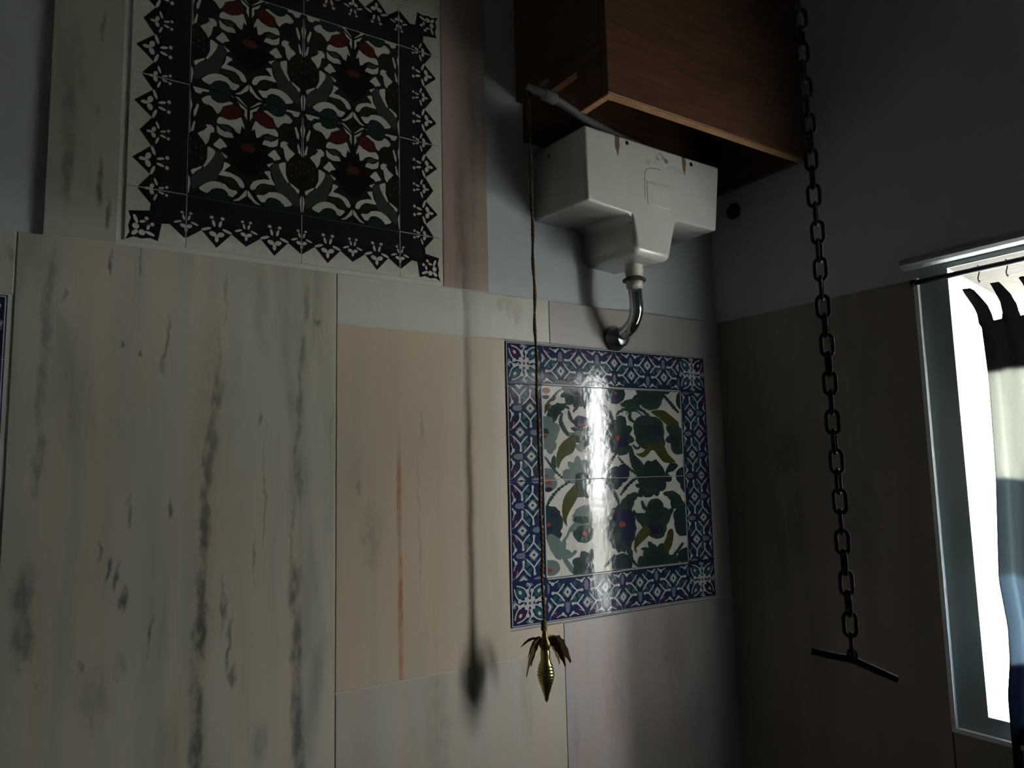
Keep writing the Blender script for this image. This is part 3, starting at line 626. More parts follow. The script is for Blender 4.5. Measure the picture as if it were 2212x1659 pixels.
('green',0,[(260,1680),(400,1740),(560,1790),(630,1840),(690,1880),(680,1920),(660,1950),(640,1970),(680,1990),(1080,1990),(1490,1980),(1520,1940),(1500,1900),(1450,1900),(1380,1890),(1350,1830),(1320,1760),(1290,1710),(1260,1650),(1180,1610),(1100,1580),(980,1580),(860,1600),(810,1640),(770,1680),(730,1640),(670,1590),(530,1560),(400,1530),(390,1570),(380,1610),(310,1640)]),
('deep',1,[(810,1690),(840,1790),(890,1870),(1100,1890),(1310,1890),(1300,1780),(1260,1670),(1180,1620),(1100,1590),(990,1600),(880,1610),(830,1650)]),
('deep',0,[(1450,1900),(1460,1890),(1470,1870),(1480,1850),(1500,1840),(1520,1820),(1540,1790),(1560,1770),(1580,1750),(1600,1740),(1620,1720),(1640,1700),(1660,1680),(1680,1660),(1700,1640),(1720,1620),(1740,1600),(1760,1590),(1780,1580),(1800,1560),(1820,1550),(1830,1540),(1850,1530),(1860,1520),(1870,1520),(1890,1530),(1900,1540),(1900,1550),(1890,1560),(1880,1570),(1870,1580),(1850,1600),(1840,1610),(1820,1630),(1810,1640),(1790,1660),(1770,1680),(1750,1700),(1730,1720),(1710,1740),(1680,1760),(1660,1770),(1640,1790),(1620,1810),(1600,1830),(1570,1850),(1550,1870),(1530,1880),(1510,1900),(1490,1910),(1480,1920),(1460,1910)]),
('olive',0,[(1130,1470),(1200,1500),(1300,1510),(1400,1510),(1490,1500),(1580,1450),(1660,1400),(1750,1340),(1830,1290),(1850,1210),(1840,1150),(1740,1150),(1630,1170),(1560,1200),(1500,1240),(1430,1290),(1350,1350),(1230,1410)]),
('green',0,[(100,1360),(120,1380),(140,1410),(170,1440),(200,1460),(240,1470),(290,1490),(350,1510),(400,1520),(460,1520),(530,1520),(600,1520),(650,1510),(700,1500),(750,1470),(790,1450),(850,1420),(900,1380),(970,1350),(1030,1320),(1070,1290),(1090,1310),(1060,1340),(1000,1380),(940,1420),(890,1450),(840,1490),(800,1520),(750,1550),(690,1570),(620,1580),(540,1590),(460,1580),(390,1580),(330,1560),(260,1540),(210,1520),(160,1490),(120,1460),(100,1420),(80,1390),(70,1370)]),
('green',0,[(430,1500),(420,1480),(410,1470),(400,1450),(390,1430),(380,1410),(370,1380),(370,1360),(370,1340),(390,1320),(400,1300),(420,1290),(450,1280),(470,1270),(490,1260),(500,1260),(510,1250),(530,1270),(540,1280),(530,1290),(520,1300),(510,1310),(490,1320),(480,1330),(470,1340),(460,1350),(450,1350),(450,1370),(450,1380),(460,1400),(460,1420),(460,1440),(470,1460),(470,1480),(470,1490),(450,1500)]),
('green',0,[(600,1210),(680,1280),(790,1340),(920,1340),(1050,1330),(1160,1310),(1270,1280),(1320,1200),(1350,1110),(1350,1020),(1340,920),(1360,840),(1370,770),(1290,740),(1200,720),(1070,690),(930,670),(800,720),(680,780),(640,860),(620,940),(600,1000),(590,1050),(590,1130)]),
('deep',1,[(610,1150),(710,1180),(820,1190),(840,1060),(840,920),(760,850),(680,810),(650,880),(620,970),(610,1060)]),
('navy',1,[(1080,1190),(1180,1200),(1300,1170),(1320,1070),(1310,980),(1240,930),(1170,920),(1110,1060)]),
('olive',0,[(1080,660),(1210,720),(1350,770),(1390,720),(1420,660),(1460,580),(1510,510),(1610,430),(1690,370),(1630,350),(1550,340),(1470,350),(1380,360),(1320,410),(1260,470),(1210,520),(1170,570),(1110,610)]),
('olive',0,[(860,760),(960,720),(1040,670),(970,600),(890,530),(830,490),(770,470),(710,480),(650,500),(610,520),(590,540),(670,550),(760,570),(810,610),(860,660),(860,710)]),
('green',0,[(470,720),(470,710),(480,700),(490,690),(500,680),(520,660),(530,650),(560,640),(580,640),(610,640),(640,650),(660,670),(680,680),(690,700),(710,710),(720,720),(730,730),(720,740),(700,750),(690,750),(670,740),(650,730),(640,710),(620,700),(600,700),(590,690),(580,690),(580,690),(570,690),(560,700),(550,710),(530,720),(520,730),(500,730),(490,740),(480,730)]),
('green',0,[(50,1290),(160,1310),(280,1290),(290,1220),(300,1140),(380,1120),(450,1090),(410,1030),(370,970),(430,910),(490,850),(420,820),(340,780),(340,720),(350,650),(270,600),(180,570),(90,580),(10,630),(20,960)]),
('navy',1,[(80,910),(180,910),(290,890),(310,800),(300,700),(190,690),(90,700),(70,810)]),
('green',0,[(380,640),(420,650),(460,640),(480,560),(520,480),(630,380),(740,290),(780,250),(790,220),(780,110),(760,10),(700,10),(640,30),(570,90),(500,160),(450,250),(400,340),(390,500)]),
('deep',1,[(760,260),(810,330),(880,380),(930,370),(990,350),(1060,380),(1140,400),(1190,350),(1250,290),(1290,250),(1340,210),(1360,160),(1390,100),(1390,30),(1360,-40),(1070,-40),(780,-20),(750,120)]),
('green',0,[(60,420),(70,410),(90,390),(110,360),(130,340),(150,310),(180,290),(210,260),(230,240),(260,220),(290,200),(320,170),(360,150),(390,140),(420,120),(450,100),(480,90),(500,70),(530,60),(550,50),(580,40),(600,30),(620,20),(630,20),(650,10),(660,20),(660,30),(650,40),(640,50),(620,60),(610,70),(590,80),(560,90),(540,110),(520,120),(490,140),(460,160),(430,170),(400,190),(370,210),(340,230),(310,250),(280,270),(250,290),(220,310),(200,340),(170,360),(140,380),(120,410),(100,420),(80,430),(70,430)]),
('green',0,[(1530,1120),(1680,1140),(1840,1150),(1940,1050),(2020,920),(2040,780),(2020,640),(1920,580),(1800,550),(1720,590),(1650,650),(1650,710),(1640,770),(1560,800),(1490,840),(1550,890),(1610,950),(1560,1040)]),
('deep',0,[(1510,230),(1570,270),(1630,290),(1710,280),(1780,260),(1770,220),(1740,170),(1640,130),(1540,100),(1470,60),(1420,40),(1460,130)]),
('deep',0,[(2370,1810),(2320,1720),(2260,1630),(2160,1610),(2060,1580),(1980,1640),(1900,1700),(1910,1800),(1920,1900),(2000,1960),(2090,2030),(2190,2010),(2290,1990),(2330,1900)]),
('navy',0,[(300,100),(280,20),(230,-40),(170,-70),(100,-70),(40,-30),(0,30),(-20,100),(0,180),(50,230),(120,270),(190,260),(250,230),(290,170)]),
('deep',0,[(2200,0),(2150,-70),(2110,-140),(2010,-160),(1920,-170),(1850,-120),(1780,-70),(1790,10),(1790,90),(1870,130),(1940,180),(2030,160),(2130,140),(2160,70)]),
('deep',0,[(550,-190),(600,-170),(650,-150),(640,-100),(620,-50),(620,-10),(660,30),(1030,20),(1410,10),(1480,-60),(1490,-130),(1420,-140),(1340,-150),(1330,-220),(1310,-290),(1240,-310),(1170,-330),(1140,-370),(1120,-410),(1070,-400),(1020,-380),(940,-410),(850,-430),(790,-410),(740,-380),(670,-380),(620,-370),(640,-310),(660,-250),(610,-220)]),
('green',1,[(680,-250),(810,-230),(950,-220),(1060,-250),(1150,-300),(1100,-340),(1020,-380),(920,-390),(820,-390),(740,-320)]),
('green',0,[(570,10),(550,0),(520,-10),(480,-20),(440,-40),(400,-60),(360,-70),(330,-100),(290,-120),(260,-150),(220,-170),(190,-210),(160,-240),(140,-270),(110,-300),(90,-320),(80,-340),(90,-350),(110,-350),(130,-340),(150,-320),(180,-290),(220,-270),(250,-240),(280,-210),(310,-180),(340,-160),(380,-140),(410,-120),(440,-100),(480,-80),(510,-60),(550,-40),(570,-30),(590,-10),(580,0)]),
('green',0,[(80,-560),(140,-500),(200,-450),(270,-410),(340,-380),(420,-370),(500,-370),(590,-410),(650,-450),(590,-460),(510,-460),(470,-490),(430,-530),(410,-580),(390,-630),(340,-690),(280,-740),(170,-750),(70,-740),(70,-650)]),
('navy',0,[(50,-780),(180,-770),(320,-780),(370,-820),(400,-860),(400,-930),(390,-1000),(410,-1060),(420,-1120),(360,-1180),(300,-1240),(310,-1280),(330,-1310),(260,-1330),(170,-1340),(90,-1320),(30,-1280),(30,-1030)]),
('green',0,[(650,-560),(650,-570),(650,-580),(650,-600),(650,-620),(660,-630),(660,-650),(670,-670),(680,-690),(690,-700),(710,-720),(720,-730),(740,-740),(760,-750),(770,-760),(790,-770),(800,-770),(820,-770),(830,-760),(830,-750),(820,-740),(810,-720),(800,-710),(790,-700),(780,-680),(770,-670),(760,-660),(750,-650),(740,-630),(730,-620),(720,-600),(710,-590),(700,-570),(700,-560),(690,-550),(670,-550)]),
('green',0,[(500,-740),(540,-770),(590,-810),(690,-830),(790,-820),(840,-730),(880,-620),(960,-590),(1050,-560),(1130,-580),(1210,-610),(1240,-670),(1260,-730),(1320,-760),(1380,-780),(1470,-760),(1530,-740),(1490,-820),(1440,-910),(1380,-1000),(1320,-1080),(1300,-1160),(1270,-1230),(1220,-1280),(1160,-1320),(1040,-1310),(920,-1290),(860,-1230),(810,-1170),(730,-1100),(660,-1030),(600,-960),(550,-900),(520,-810)]),
('deep',1,[(860,-650),(950,-600),(1050,-560),(1130,-580),(1210,-610),(1260,-670),(1280,-730),(1210,-770),(1110,-810),(990,-800),(870,-780),(850,-720)]),
('navy',1,[(770,-1100),(990,-1090),(1220,-1110),(1250,-1180),(1250,-1260),(1210,-1290),(1140,-1310),(1030,-1300),(920,-1280),(830,-1190)]),
('green',0,[(1350,-420),(1420,-390),(1520,-370),(1620,-380),(1720,-410),(1800,-480),(1860,-560),(1930,-640),(1980,-720),(1870,-730),(1750,-720),(1640,-710),(1560,-700),(1550,-630),(1540,-560),(1510,-520),(1470,-490),(1400,-450)]),
('olive',1,[(380,-1460),(400,-1390),(430,-1330),(480,-1260),(550,-1200),(640,-1130),(740,-1080),(820,-1130),(890,-1200),(850,-1270),(800,-1330),(720,-1380),(640,-1430),(570,-1470),(510,-1510),(470,-1540),(430,-1570),(440,-1640),(440,-1700),(410,-1660),(370,-1600),(370,-1530)]),
('olive',1,[(1400,-1250),(1450,-1220),(1500,-1200),(1540,-1220),(1560,-1250),(1570,-1320),(1560,-1410),(1540,-1480),(1520,-1550),(1480,-1620),(1430,-1680),(1380,-1740),(1340,-1790),(1300,-1730),(1270,-1660),(1250,-1600),(1250,-1530),(1300,-1460),(1350,-1380),(1370,-1310)]),
('deep',0,[(1650,-870),(1750,-810),(1870,-760),(2010,-720),(2130,-710),(2180,-840),(2200,-980),(2210,-1140),(2200,-1290),(2040,-1320),(1870,-1340),(1790,-1320),(1730,-1290),(1700,-1240),(1670,-1180),(1670,-1100),(1660,-1020),(1650,-940)]),
('green',0,[(560,-1770),(620,-1750),(680,-1750),(690,-1710),(700,-1660),(660,-1630),(630,-1600),(720,-1600),(820,-1600),(820,-1540),(810,-1490),(880,-1510),(950,-1540),(1000,-1580),(1040,-1600),(1100,-1570),(1150,-1540),(1210,-1570),(1270,-1620),(1300,-1700),(1340,-1770),(1450,-1790),(1550,-1800),(1570,-1910),(1530,-2010),(1150,-2020),(760,-2030),(640,-1990),(570,-1950),(550,-1860)]),
('deep',1,[(730,-1810),(790,-1750),(860,-1690),(1000,-1680),(1140,-1680),(1210,-1760),(1250,-1850),(1220,-1920),(1160,-1980),(960,-1980),(760,-1970),(730,-1890)]),
('green',0,[(90,-1510),(100,-1530),(110,-1540),(130,-1570),(140,-1590),(160,-1620),(170,-1640),(190,-1670),(200,-1690),(210,-1710),(230,-1740),(240,-1760),(250,-1780),(270,-1800),(280,-1820),(290,-1840),(310,-1860),(330,-1880),(340,-1890),(360,-1900),(380,-1920),(400,-1930),(410,-1940),(430,-1940),(440,-1950),(450,-1940),(460,-1930),(450,-1920),(440,-1920),(430,-1900),(420,-1890),(410,-1880),(390,-1860),(380,-1850),(370,-1830),(360,-1820),(340,-1800),(330,-1780),(320,-1760),(310,-1740),(290,-1720),(280,-1700),(260,-1670),(240,-1650),(230,-1630),(210,-1600),(190,-1580),(170,-1550),(150,-1530),(140,-1510),(120,-1500),(110,-1500)]),
('green',0,[(160,-1570),(210,-1550),(280,-1560),(310,-1630),(330,-1710),(310,-1750),(280,-1770),(220,-1670)]),
('green',0,[(1820,-1570),(1800,-1570),(1790,-1580),(1770,-1600),(1750,-1610),(1730,-1630),(1710,-1640),(1690,-1660),(1670,-1680),(1640,-1700),(1620,-1720),(1590,-1740),(1570,-1760),(1540,-1780),(1520,-1800),(1500,-1820),(1490,-1830),(1500,-1850),(1520,-1850),(1540,-1840),(1560,-1830),(1590,-1820),(1620,-1800),(1650,-1780),(1680,-1760),(1710,-1740),(1730,-1720),(1750,-1700),(1770,-1680),(1790,-1660),(1810,-1640),(1820,-1630),(1840,-1610),(1850,-1600),(1850,-1580),(1840,-1570)]),
('deep',0,[(2270,-1890),(2210,-1960),(2150,-2020),(2030,-2030),(1910,-2040),(1820,-1980),(1730,-1920),(1740,-1850),(1740,-1770),(1840,-1730),(1940,-1690),(2050,-1720),(2170,-1740),(2220,-1820)]),
('deep',0,[(2460,-160),(2400,-260),(2340,-360),(2210,-380),(2090,-400),(2000,-330),(1910,-250),(1920,-140),(1930,-30),(2030,40),(2130,110),(2250,80),(2370,50),(2410,-50)]),
]
FLORAL_PRINT = [
('white',1,[(-804,799),(-772,831),(-741,862),(-699,883),(-656,894),(-646,873),(-635,841),(-593,820),(-551,799),(-498,799),(-446,810),(-383,841),(-330,873),(-288,862),(-267,841),(-351,799),(-446,746),(-467,683),(-498,620),(-520,599),(-541,588),(-562,620),(-593,662),(-625,694),(-667,715),(-720,715),(-762,725),(-793,757)]),
('white',1,[(-530,494),(-509,525),(-477,546),(-456,546),(-425,536),(-372,525),(-319,525),(-267,546),(-204,567),(-172,599),(-130,620),(-119,610),(-109,578),(-88,525),(-67,462),(-67,409),(-77,346),(-98,294),(-130,241),(-162,273),(-183,304),(-225,346),(-256,388),(-298,409),(-351,431),(-425,420),(-488,409),(-520,409),(-541,420),(-541,452)]),
('white',1,[(-541,378),(-520,357),(-488,325),(-446,304),(-404,283),(-362,294),(-319,294),(-288,283),(-256,262),(-246,199),(-246,157),(-277,157),(-319,178),(-372,178),(-425,188),(-488,209),(-530,241),(-541,315)]),
('white',1,[(-856,146),(-814,188),(-751,230),(-720,273),(-699,304),(-720,325),(-730,336),(-688,346),(-646,357),(-614,336),(-583,304),(-583,262),(-583,230),(-614,220),(-646,199),(-656,115),(-677,30),(-699,-1),(-720,-33),(-741,-1),(-762,41),(-814,94)]),
('white',1,[(-593,9),(-541,73),(-488,146),(-456,136),(-425,104),(-383,51),(-341,9),(-383,-12),(-425,-12),(-456,-43),(-477,-64),(-520,-43),(-551,-33),(-583,-12)]),
('white',1,[(-688,-64),(-667,-54),(-635,-64),(-593,-85),(-562,-106),(-562,-149),(-572,-191),(-604,-254),(-646,-328),(-688,-391),(-720,-433),(-741,-443),(-751,-422),(-720,-359),(-688,-275),(-688,-159)]),
('white',1,[(-951,-549),(-920,-517),(-878,-496),(-814,-454),(-762,-433),(-772,-454),(-793,-485),(-835,-517),(-878,-559),(-899,-591),(-930,-612),(-941,-580)]),
('white',1,[(-467,-106),(-435,-117),(-404,-138),(-372,-149),(-341,-170),(-362,-191),(-383,-212),(-404,-180),(-435,-138),(-456,-117)]),
('white',1,[(-404,-285),(-372,-285),(-330,-296),(-309,-306),(-298,-328),(-330,-359),(-362,-391),(-383,-422),(-404,-443),(-362,-454),(-298,-454),(-246,-475),(-183,-496),(-141,-517),(-98,-549),(-67,-601),(-46,-654),(-56,-686),(-67,-707),(-98,-696),(-130,-686),(-151,-654),(-172,-612),(-204,-580),(-246,-549),(-288,-538),(-341,-538),(-414,-538),(-488,-538),(-488,-517),(-467,-485),(-456,-464),(-435,-433),(-414,-359)]),
('white',1,[(-814,-833),(-772,-791),(-720,-738),(-667,-707),(-604,-675),(-541,-664),(-477,-664),(-435,-675),(-383,-686),(-341,-728),(-298,-759),(-235,-770),(-183,-770),(-172,-791),(-162,-812),(-193,-854),(-235,-896),(-277,-896),(-319,-886),(-330,-865),(-341,-833),(-372,-801),(-414,-780),(-456,-780),(-509,-780),(-562,-801),(-604,-822),(-635,-865),(-677,-907),(-720,-896),(-751,-886),(-793,-865)]),
('white',1,[(-14,-717),(-4,-770),(-14,-833),(-46,-865),(-88,-896),(-119,-928),(-151,-949),(-204,-959),(-246,-959),(-214,-938),(-162,-907),(-130,-875),(-98,-833),(-56,-770)]),
('white',1,[(-951,989),(-899,1020),(-846,1052),(-804,1020),(-772,989),(-709,989),(-656,989),(-677,967),(-699,946),(-751,946),(-793,936),(-814,904),(-825,883),(-867,883),(-909,894),(-930,936)]),
('white',1,[(-1046,925),(-1014,957),(-993,946),(-983,862),(-983,778),(-993,736),(-1004,715),(-1004,673),(-1004,631),(-1025,599),(-1035,588),(-1046,757)]),
('white',1,[(-930,546),(-899,620),(-878,683),(-856,683),(-846,662),(-867,567),(-888,483),(-909,452),(-920,441),(-930,483)]),
('white',1,[(-962,209),(-941,294),(-920,357),(-909,357),(-899,336),(-909,262),(-920,188),(-941,167),(-962,157),(-962,178)]),
('white',1,[(-1004,-675),(-993,-643),(-983,-643),(-962,-696),(-951,-759),(-962,-843),(-972,-928),(-983,-959),(-993,-959),(-1004,-822)]),
('white',1,[(-319,999),(-267,1020),(-214,1031),(-183,999),(-151,967),(-109,925),(-67,883),(-46,862),(-25,841),(-25,715),(-25,588),(-46,631),(-77,683),(-67,725),(-67,767),(-98,788),(-141,810),(-172,873),(-214,936),(-256,957),(-288,967),(-309,989)]),
('red',1,[(-119,715),(-130,652),(-183,599),(-256,546),(-341,525),(-414,536),(-467,567),(-488,620),(-467,683),(-414,746),(-351,788),(-267,810),(-193,810),(-141,778)]),
('brown',0,[(-562,610),(-572,536),(-614,483),(-677,431),(-741,420),(-804,431),(-846,473),(-867,525),(-846,588),(-814,652),(-751,694),(-677,715),(-614,704),(-572,662)]),
('olive',2,[(-488,-559),(-425,-549),(-362,-549),(-309,-559),(-256,-570),(-214,-601),(-183,-643),(-151,-707),(-119,-759),(-162,-770),(-214,-759),(-256,-738),(-298,-717),(-341,-686),(-383,-654),(-446,-612)]),
('greyleaf',0,[(-941,-675),(-930,-633),(-909,-601),(-846,-538),(-762,-475),(-699,-401),(-646,-328),(-593,-212),(-551,-106),(-488,-117),(-435,-138),(-414,-191),(-404,-243),(-435,-306),(-456,-380),(-477,-454),(-498,-528),(-509,-580),(-530,-643),(-625,-686),(-730,-728),(-814,-801),(-888,-865),(-920,-865),(-941,-843),(-941,-759)]),
('greyleaf',2,[(-509,367),(-446,388),(-372,388),(-319,367),(-277,346),(-256,315),(-256,294),(-309,283),(-372,294),(-446,336)]),
]
# ---- blue arabesque border tile (along = x, outward = +z), a corner tile and the flowered centre tiles
BW = .089
def blue_border(L=.2):
    S = []
    for s0, t0 in ((-.1, .014), (0, .014), (.1, .014), (-.05, -.012), (.05, -.012)):
        for sg in (-1, 1):
            S.append(('teal' if (s0 + sg * .05) % .1 < .05 else 'plum', 0, ell(s0 + sg * .017, t0 + .014, .012, .0055, sg * .9, 10)))
            S.append(('teal', 0, ell(s0 + sg * .017, t0 - .013, .011, .005, -sg * .9, 10)))
            S.append(('pale', 1, stroke([(s0 + sg * .008, t0 + .0175), (s0 + sg * .015, t0 + .0095), (s0 + sg * .0255, t0), (s0 + sg * .036, t0 - .001)], .0030, .0044)))
            S.append(('pale', 1, stroke([(s0 + sg * .008, t0 - .0175), (s0 + sg * .015, t0 - .0095), (s0 + sg * .0255, t0)], .0030)))
            S.append(('pale', 2, ell(s0 + sg * .037, t0 - .001, .0038, .0034, 0, 9)))
            S.append(('knot', 0, stroke([(s0 + sg * .004, t0 + .030), (s0 + sg * .008, t0 + .0175), (s0 + sg * .021, t0 + .013)], .0022)))
        S.append(('knot', 1, ell(s0, t0, .0125, .0125, 0, 8, .22)))
        S.append(('pale', 2, ell(s0, t0, .0092, .0105, 0, 8, .28)))
        S.append(('olive', 3, ell(s0, t0, .0030, .0036, 0, 8)))
        sgn = 1 if t0 < 0 else -1                               # comma leaves along the two edges
        for sg in (-1, 1):
            S.append(('pale', 1, stroke([(s0 + sg * .028, sgn * .037), (s0 + sg * .018, sgn * .033), (s0 + sg * .010, sgn * .0335), (s0 + sg * .004, sgn * .0375)], .0016, .0034)))
            S.append(('pale', 2, ell(s0 + sg * .0125, sgn * .0315, .0045, .0035, -sg * sgn * .5, 9)))
        S.append(('knot', 0, ell(s0, -t0 * 1.6, .006, .012, 0, 8)))
    for t, w, c in ((-.0425, .0026, 'pale'), (-.0395, .0016, 'deep'), (.0418, .0016, 'pale'), (.0400, .0010, 'deep')):
        S.append((c, 4, [(-L / 2, t - w / 2), (L / 2, t - w / 2), (L / 2, t + w / 2), (-L / 2, t + w / 2)]))
    return S
def blue_corner():
    S = []
    for q in range(4):
        r = q * PI / 2 + PI / 4
        def R(p): return [(x * math.cos(r) - z * math.sin(r), x * math.sin(r) + z * math.cos(r)) for x, z in p]
        S.append(('plum' if q == 0 else 'teal', 0, R(ell(.030, 0, .013, .008))))
        for sg in (-1, 1):
            S.append(('pale', 1, R(stroke([(.008, sg * .002), (.020, sg * .011), (.034, sg * .011), (.047, sg * .004)], .0034, .0024))))
            S.append(('pale', 2, R(ell(.021, sg * .013, .004, .0048))))
        S.append(('pale', 2, R(ell(.009, 0, .0075, .0048))))
        S.append(('pale', 2, R(ell(.032, 0, .0045, .0032))))
        r2 = q * PI / 2
        def T(p): return [(x * math.cos(r2) - z * math.sin(r2), x * math.sin(r2) + z * math.cos(r2)) for x, z in p]
        S.append(('pale', 1, T(stroke([(.012, 0), (.024, .004), (.034, -.002), (.040, .006)], .0030))))
        S.append(('knot', 0, T(ell(.036, 0, .004, .009))))
    S.append(('pale', 3, ell(0, 0, .0085, .0085, 0, 12, .15))); S.append(('red', 4, ell(0, 0, .003, .003)))
    for t, w, c in ((.0418, .0016, 'pale'), (.0400, .0010, 'deep')):
        S.append((c, 5, [(-.0445, t - w / 2), (t, t - w / 2), (t, t + w / 2), (-.0445, t + w / 2)]))
        S.append((c, 5, [(t - w / 2, -.0445), (t + w / 2, -.0445), (t + w / 2, t), (t - w / 2, t)]))
    return S
def blue_centre(cx, cz):
    out = []
    for c, l, p in PANEL_A_PRINT:
        mx, mz = sum(x for x, z in p) / len(p), sum(z for x, z in p) / len(p)
        k = 1.22 if l == 0 else 1.0
        if l == 0 and c in ('green', 'deep', 'greyteal'):          # saw-edged leaves and petals
            sg = 1 if area(p) > 0 else -1; q = []
            for i in range(len(p)):
                (ax, az), (bx_, bz) = p[i - 1], p[(i + 1) % len(p)]
                dx, dz = bx_ - ax, bz - az; n_ = math.hypot(dx, dz) + 1e-6; w = 9 if i % 2 else -9
                q.append((p[i][0] + sg * dz / n_ * w, p[i][1] - sg * dx / n_ * w))
            p = q
        if l == 0 and c == 'green' and abs(area(p)) > 60000:          # darker heart of the larger leaves
            out.append(('deep', .5, [((mx + (x - mx) * .55) * 1e-4 - cx, (mz + (z - mz) * .55) * 1e-4 - cz) for x, z in p]))
        out.append((c, l, [((mx + (x - mx) * k) * 1e-4 - cx, (mz + (z - mz) * k) * 1e-4 - cz) for x, z in p]))
    return out
ME_BLUE_BORDER = tile_mesh('border_tile', .2, BW, blue_border(), 'borderblue')
ME_BLUE_CORNER = tile_mesh('corner_tile', BW, BW, blue_corner(), 'borderblue')
ME_BLUE = {(sx, sz): tile_mesh('floral_tile', .2, .2, blue_centre(sx * .1, sz * .1), 'white') for sx in (-1, 1) for sz in (-1, 1)}

def lay_panel(root, T, border, corner, centre, bed, grout='grout', lean=0.0):
    """4 centre tiles, 8 border tiles and 4 corner tiles on a grout bed, all children of the panel"""
    H = T + BW
    link('grout_bed', from_bm('grout_bed', box_bm(-H - .003, H + .003, .0036, .0090, -H - .003, H + .003, .0006), grout), root)
    rnd = random.Random(bed)
    def tilt(): return rnd.uniform(-.0035, .0035)
    for (sx, sz), me in centre.items():
        link('floral_tile', me, root, (sx * T / 2, 0, sz * T / 2), (tilt(), 0, tilt() + lean))
    for q in range(4):
        a = q * PI / 2
        for s in (-1, 1):
            x, z = s * T / 2, T + BW / 2
            link('border_tile', border, root, (x * math.cos(a) + z * math.sin(a), 0, -x * math.sin(a) + z * math.cos(a)), (0, a, lean))
        x, z = T + BW / 2, T + BW / 2
        link('corner_tile', corner, root, (x * math.cos(a) + z * math.sin(a), 0, -x * math.sin(a) + z * math.cos(a)), (0, a, lean))

panel = empty('tile_panel', (-.003, -.0042, 0), (0, 0, math.radians(-1.5)))
tag(panel, 'blue bordered leaf patterned tile panel under the white cistern, window glare on it', 'tile panel')
lay_panel(panel, .2, ME_BLUE_BORDER, ME_BLUE_CORNER, ME_BLUE, 1, 'grout', -.0165)
panel2 = empty('tile_panel', (-1.4330, -.0005, 0))
tag(panel2, 'dark tile panel cut off by the left edge of the picture', 'tile panel')
lay_panel(panel2, .2, ME_BLUE_BORDER, ME_BLUE_CORNER, ME_BLUE, 2)

# ---- dark crested border tiles and the lotus tiles of the upper panel
TB, HB = .19, .095
def crest(s0, big):
    k = 1.0 if big else .78; o = .0 if big else -.0035
    S = []
    for sg in (-1, 1):
        S.append(('whiteb', 3, ell(s0 + sg * .0062 * k, .0145 * k + o, .0062 * k, .0042 * k, -sg * .35, 10)))
        S.append(('whiteb', 3, ell(s0 + sg * .0165 * k, .0075 * k + o, .0085 * k, .0026 * k, sg * .35, 9)))
        S.append(('whiteb', 3, ell(s0 + sg * .0052 * k, -.0035 * k + o, .0025 * k, .0062 * k, sg * .28, 9)))
        S.append(('whiteb', 3, ell(s0 + sg * .0085 * k, -.0135 * k + o, .0034 * k, .0030 * k, 0, 8)))
    S.append(('whiteb', 3, ell(s0, .0225 * k + o, .0032 * k, .0058 * k, 0, 9)))
    S.append(('maroon', 3, ell(s0, -.0085 * k + o, .0038 * k, .0060 * k, 0, 9)))
    return S
def crest_border():
    L = TB
    tips = [(-.095, .0285), (-.0713, .0110), (-.0475, .0375), (-.0237, .0110), (0, .0285), (.0237, .0110), (.0475, .0375), (.0713, .0110), (.095, .0285)]
    S = [('maroon', 0, [(-.1, -.05), (.1, -.05)] + tips[::-1]),
         ('purpleblack', 1, [(-.1, -.05), (.1, -.05)] + [(x, z - .0016) for x, z in tips[::-1]]),
         ('darkgreen', 2, [(-.1, -.05), (.1, -.05), (.1, -.006)] + [(x, -.006 + .004 * math.cos(x / .0475 * PI)) for x in [.09 - i * .01 for i in range(19)]] + [(-.1, -.006)])]
    for s, b in ((-.095, 0), (-.0475, 1), (0, 0), (.0475, 1), (.095, 0)): S += crest(s, b)
    return S
def crest_corner():
    pts = [(-.05, -.05), (-.05, .0285), (-.0445, .0285), (-.0215, .0085), (-.0085, .0100), (-.0055, .0280), (-.0035, .0400), (.0080, .0362), (.0200, .0392), (.0310, .0372),
           (.0432, .0430), (.0375, .0310), (.0395, .0200), (.0362, .0080), (.0400, -.0035), (.0280, -.0055), (.0100, -.0085), (.0085, -.0215), (.0285, -.0445), (.0285, -.05)]
    S = [('maroon', 0, pts), ('purpleblack', 1, [(.012 + (x - .012) * .95, .012 + (z - .012) * .95) for x, z in pts]), ('darkgreen', 2, [(-.05, -.05), (-.006, -.05), (.002, .002), (-.05, -.006)])]
    def D(p): return [(.018 + (x - z) * .7071, .018 + (x + z) * .7071) for x, z in p]
    for sg in (-1, 1):
        S += [('whiteb', 3, D(ell(.009, sg * .0065, .0048, .0050))), ('whiteb', 3, D(ell(-.004, sg * .006, .0045, .0024, sg * .5))), ('whiteb', 3, D(ell(.001, sg * .015, .0026, .0075, sg * .4))), ('whiteb', 3, D(ell(-.012, sg * .006, .0030, .0030)))]
    S += [('whiteb', 3, D(ell(.017, 0, .0058, .0034))), ('maroon', 3, D(ell(-.008, 0, .004, .003)))]
    for sx in (0, 1):                                             # half crests that meet the neighbouring tiles
        for c, l, p in crest(-.0445, 0): S.append((c, l, [(x, z) if not sx else (z, x) for x, z in p]))
    return S
